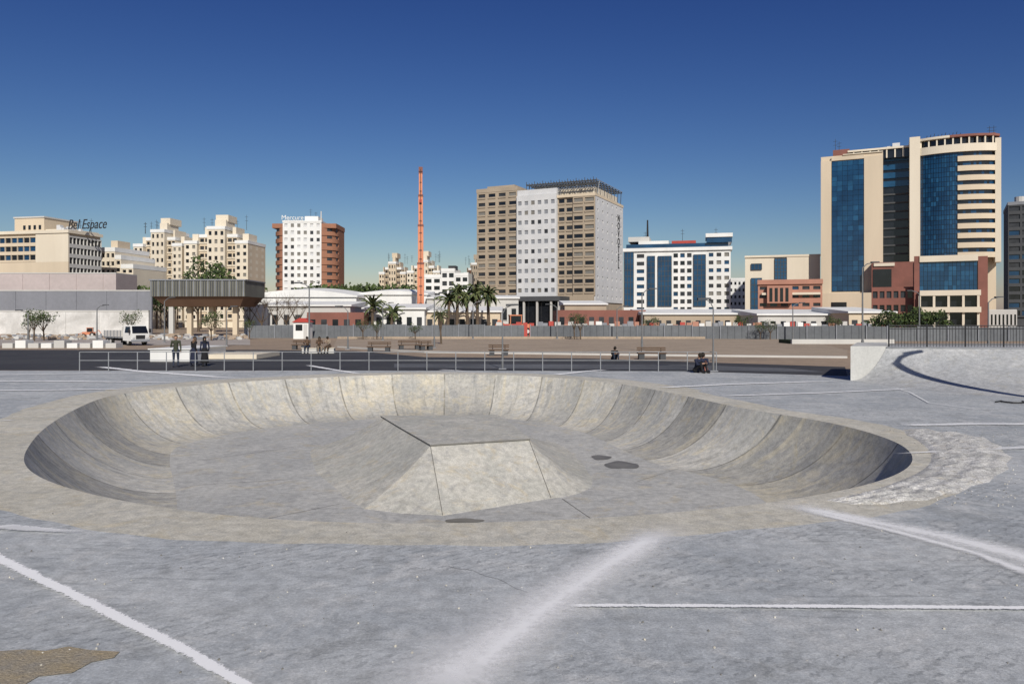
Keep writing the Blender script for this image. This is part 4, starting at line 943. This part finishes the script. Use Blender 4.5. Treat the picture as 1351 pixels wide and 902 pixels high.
# ------------------------------------------------------------ vegetation
def leafcloud(mb,c,rad,n,size,mats,flat=.6):
    for i in range(n):
        while True:
            v=Vector((random.uniform(-1,1),random.uniform(-1,1),random.uniform(-1,1)))
            if .25<v.length<1: break
        p=Vector(c)+Vector((v.x*rad[0],v.y*rad[1],v.z*rad[2])); s_=size*random.uniform(.6,1.3)
        a=Vector((random.gauss(0,1),random.gauss(0,1),random.gauss(0,.7))).normalized(); b=a.orthogonal().normalized(); b.rotate(Matrix.Rotation(random.random()*6,3,a)); c2=a.cross(b)
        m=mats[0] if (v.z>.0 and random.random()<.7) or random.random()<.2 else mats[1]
        mb.face([p-b*s_,p+c2*s_*.6,p+b*s_,p-c2*s_*.6],m)
def tree(px,d,h,w_,name='broadleaf_tree',dens=1.0,mats=(leafA,leafB),bare=0,tr=.35):
    mb=MB(); r=h*.02+.03; mb.tube((0,0,0),(.05*h*.3,0,h*tr),r,r*.75,bark,7); top=Vector((.05*h*.3,0,h*tr)); n=7
    for i in range(n):
        an=2*math.pi*i/n+random.random(); e=top+Vector((math.cos(an)*w_*.32,math.sin(an)*w_*.32,h*(1-tr)*random.uniform(.3,.75)))
        mb.tube(top-Vector((0,0,random.random()*h*.08)),e,r*.5,r*.15,bark,5)
        for k in range(3):
            e2=e+Vector((random.gauss(0,.12)*w_,random.gauss(0,.12)*w_,random.uniform(.05,.22)*h)); mb.tube(e,e2,r*.18,r*.05,bark,4)
        if not bare:
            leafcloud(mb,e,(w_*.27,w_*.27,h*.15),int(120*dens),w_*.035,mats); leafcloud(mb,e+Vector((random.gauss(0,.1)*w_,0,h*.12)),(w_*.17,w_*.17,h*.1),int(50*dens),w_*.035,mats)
        else:
            for k in range(12):
                e3=e+Vector((random.gauss(0,.18)*w_,random.gauss(0,.18)*w_,random.uniform(-.02,.3)*h)); mb.tube(e,e3,r*.1,r*.03,bark,3)
    mb.obj(name,(XX(px,d),d,0),random.random()*6)
def palm(px,d,h,sc=1):
    mb=MB(); lean=random.uniform(-.4,.4); mb.tube((0,0,0),(lean,0,h),.30*sc,.22*sc,bark,8); top=Vector((lean,0,h))
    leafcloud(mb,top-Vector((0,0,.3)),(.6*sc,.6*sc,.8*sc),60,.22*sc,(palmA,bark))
    for i in range(30):
        an=random.random()*6.283; el=random.uniform(-.4,1.3); L_=2.7*sc*random.uniform(.8,1.1); p=top.copy(); dr=Vector((math.cos(an)*math.cos(el),math.sin(an)*math.cos(el),math.sin(el)))
        for k in range(6):
            q=p+dr*L_/6; sd_=Vector((-math.sin(an),math.cos(an),0)); wv=.26*sc*(1-abs(k-2)/6)
            for sg in(-1,1): mb.face([p,q,q+sd_*wv*sg-Vector((0,0,.18*sc))+dr*.1,p+sd_*wv*sg*.9-Vector((0,0,.18*sc))],palmA if random.random()<.6 else leafB)
            p=q; dr=(dr+Vector((0,0,-.24))).normalized()
    mb.obj('palm_tree',(XX(px,d),d,0))
for px,yt in((590,385),(603,376),(617,381),(630,377),(645,379)): palm(px,118,ZZ(yt,118)-1.2,.95)
palm(515,120,3.6,.8); palm(491,120,4.6,.9); palm(581,112,3.2,.6)
tree(278,150,ZZ(338,150),9,'broadleaf_tree',1.4); tree(262,152,ZZ(356,152),7)
tree(45,90,ZZ(405,90),2.6,dens=.5); tree(58,92,ZZ(408,92),2.6,dens=.5); tree(172,95,ZZ(405,95),2.4,dens=.5); tree(279,92,ZZ(412,92),2.6,dens=.6); tree(38,95,3,1.6,dens=.4)
for px in(365,378,345,330,392): tree(px,120,ZZ(390,120),5,'bare_tree',bare=1)
for px,yt in((758,408),(766,413),(479,418),(548,425),(1003,424),(1016,422),(329,420),(497,422)): tree(px,97,ZZ(yt,97),1.7,'young_tree',dens=.4)
tree(582,80,ZZ(402,80),1.3,'young_tree',dens=.4); tree(1215,98,ZZ(404,98),4,dens=.8); tree(1190,99,ZZ(405,99),5,dens=.8,tr=.15); tree(1172,100,ZZ(408,100),5,dens=.7,tr=.15); tree(1235,97,ZZ(407,97),4,tr=.15)
for px in (860,980,1100): tree(px,106,ZZ(416,106),2.4,dens=.4)
tl=MB()
for i in range(70):
    px=random.uniform(398,545) if i<50 else random.uniform(150,340); d=random.uniform(180,205); r=random.uniform(2.5,4.2); z=ZZ(random.uniform(380,386),d)-r*.5
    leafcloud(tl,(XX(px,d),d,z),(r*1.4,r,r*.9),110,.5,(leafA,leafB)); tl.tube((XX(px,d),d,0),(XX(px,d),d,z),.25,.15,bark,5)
tl.obj('tree_line')
hs=MB(); prev=None
for i in range(26):
    t=i/25; q=Vector((15.5+.9*t+.15*math.sin(t*9),24.3+.25*math.sin(t*7),.03))
    if prev is not None: hs.tube(prev,q,.025,.025,dark,5)
    prev=q
hs.obj('hose')
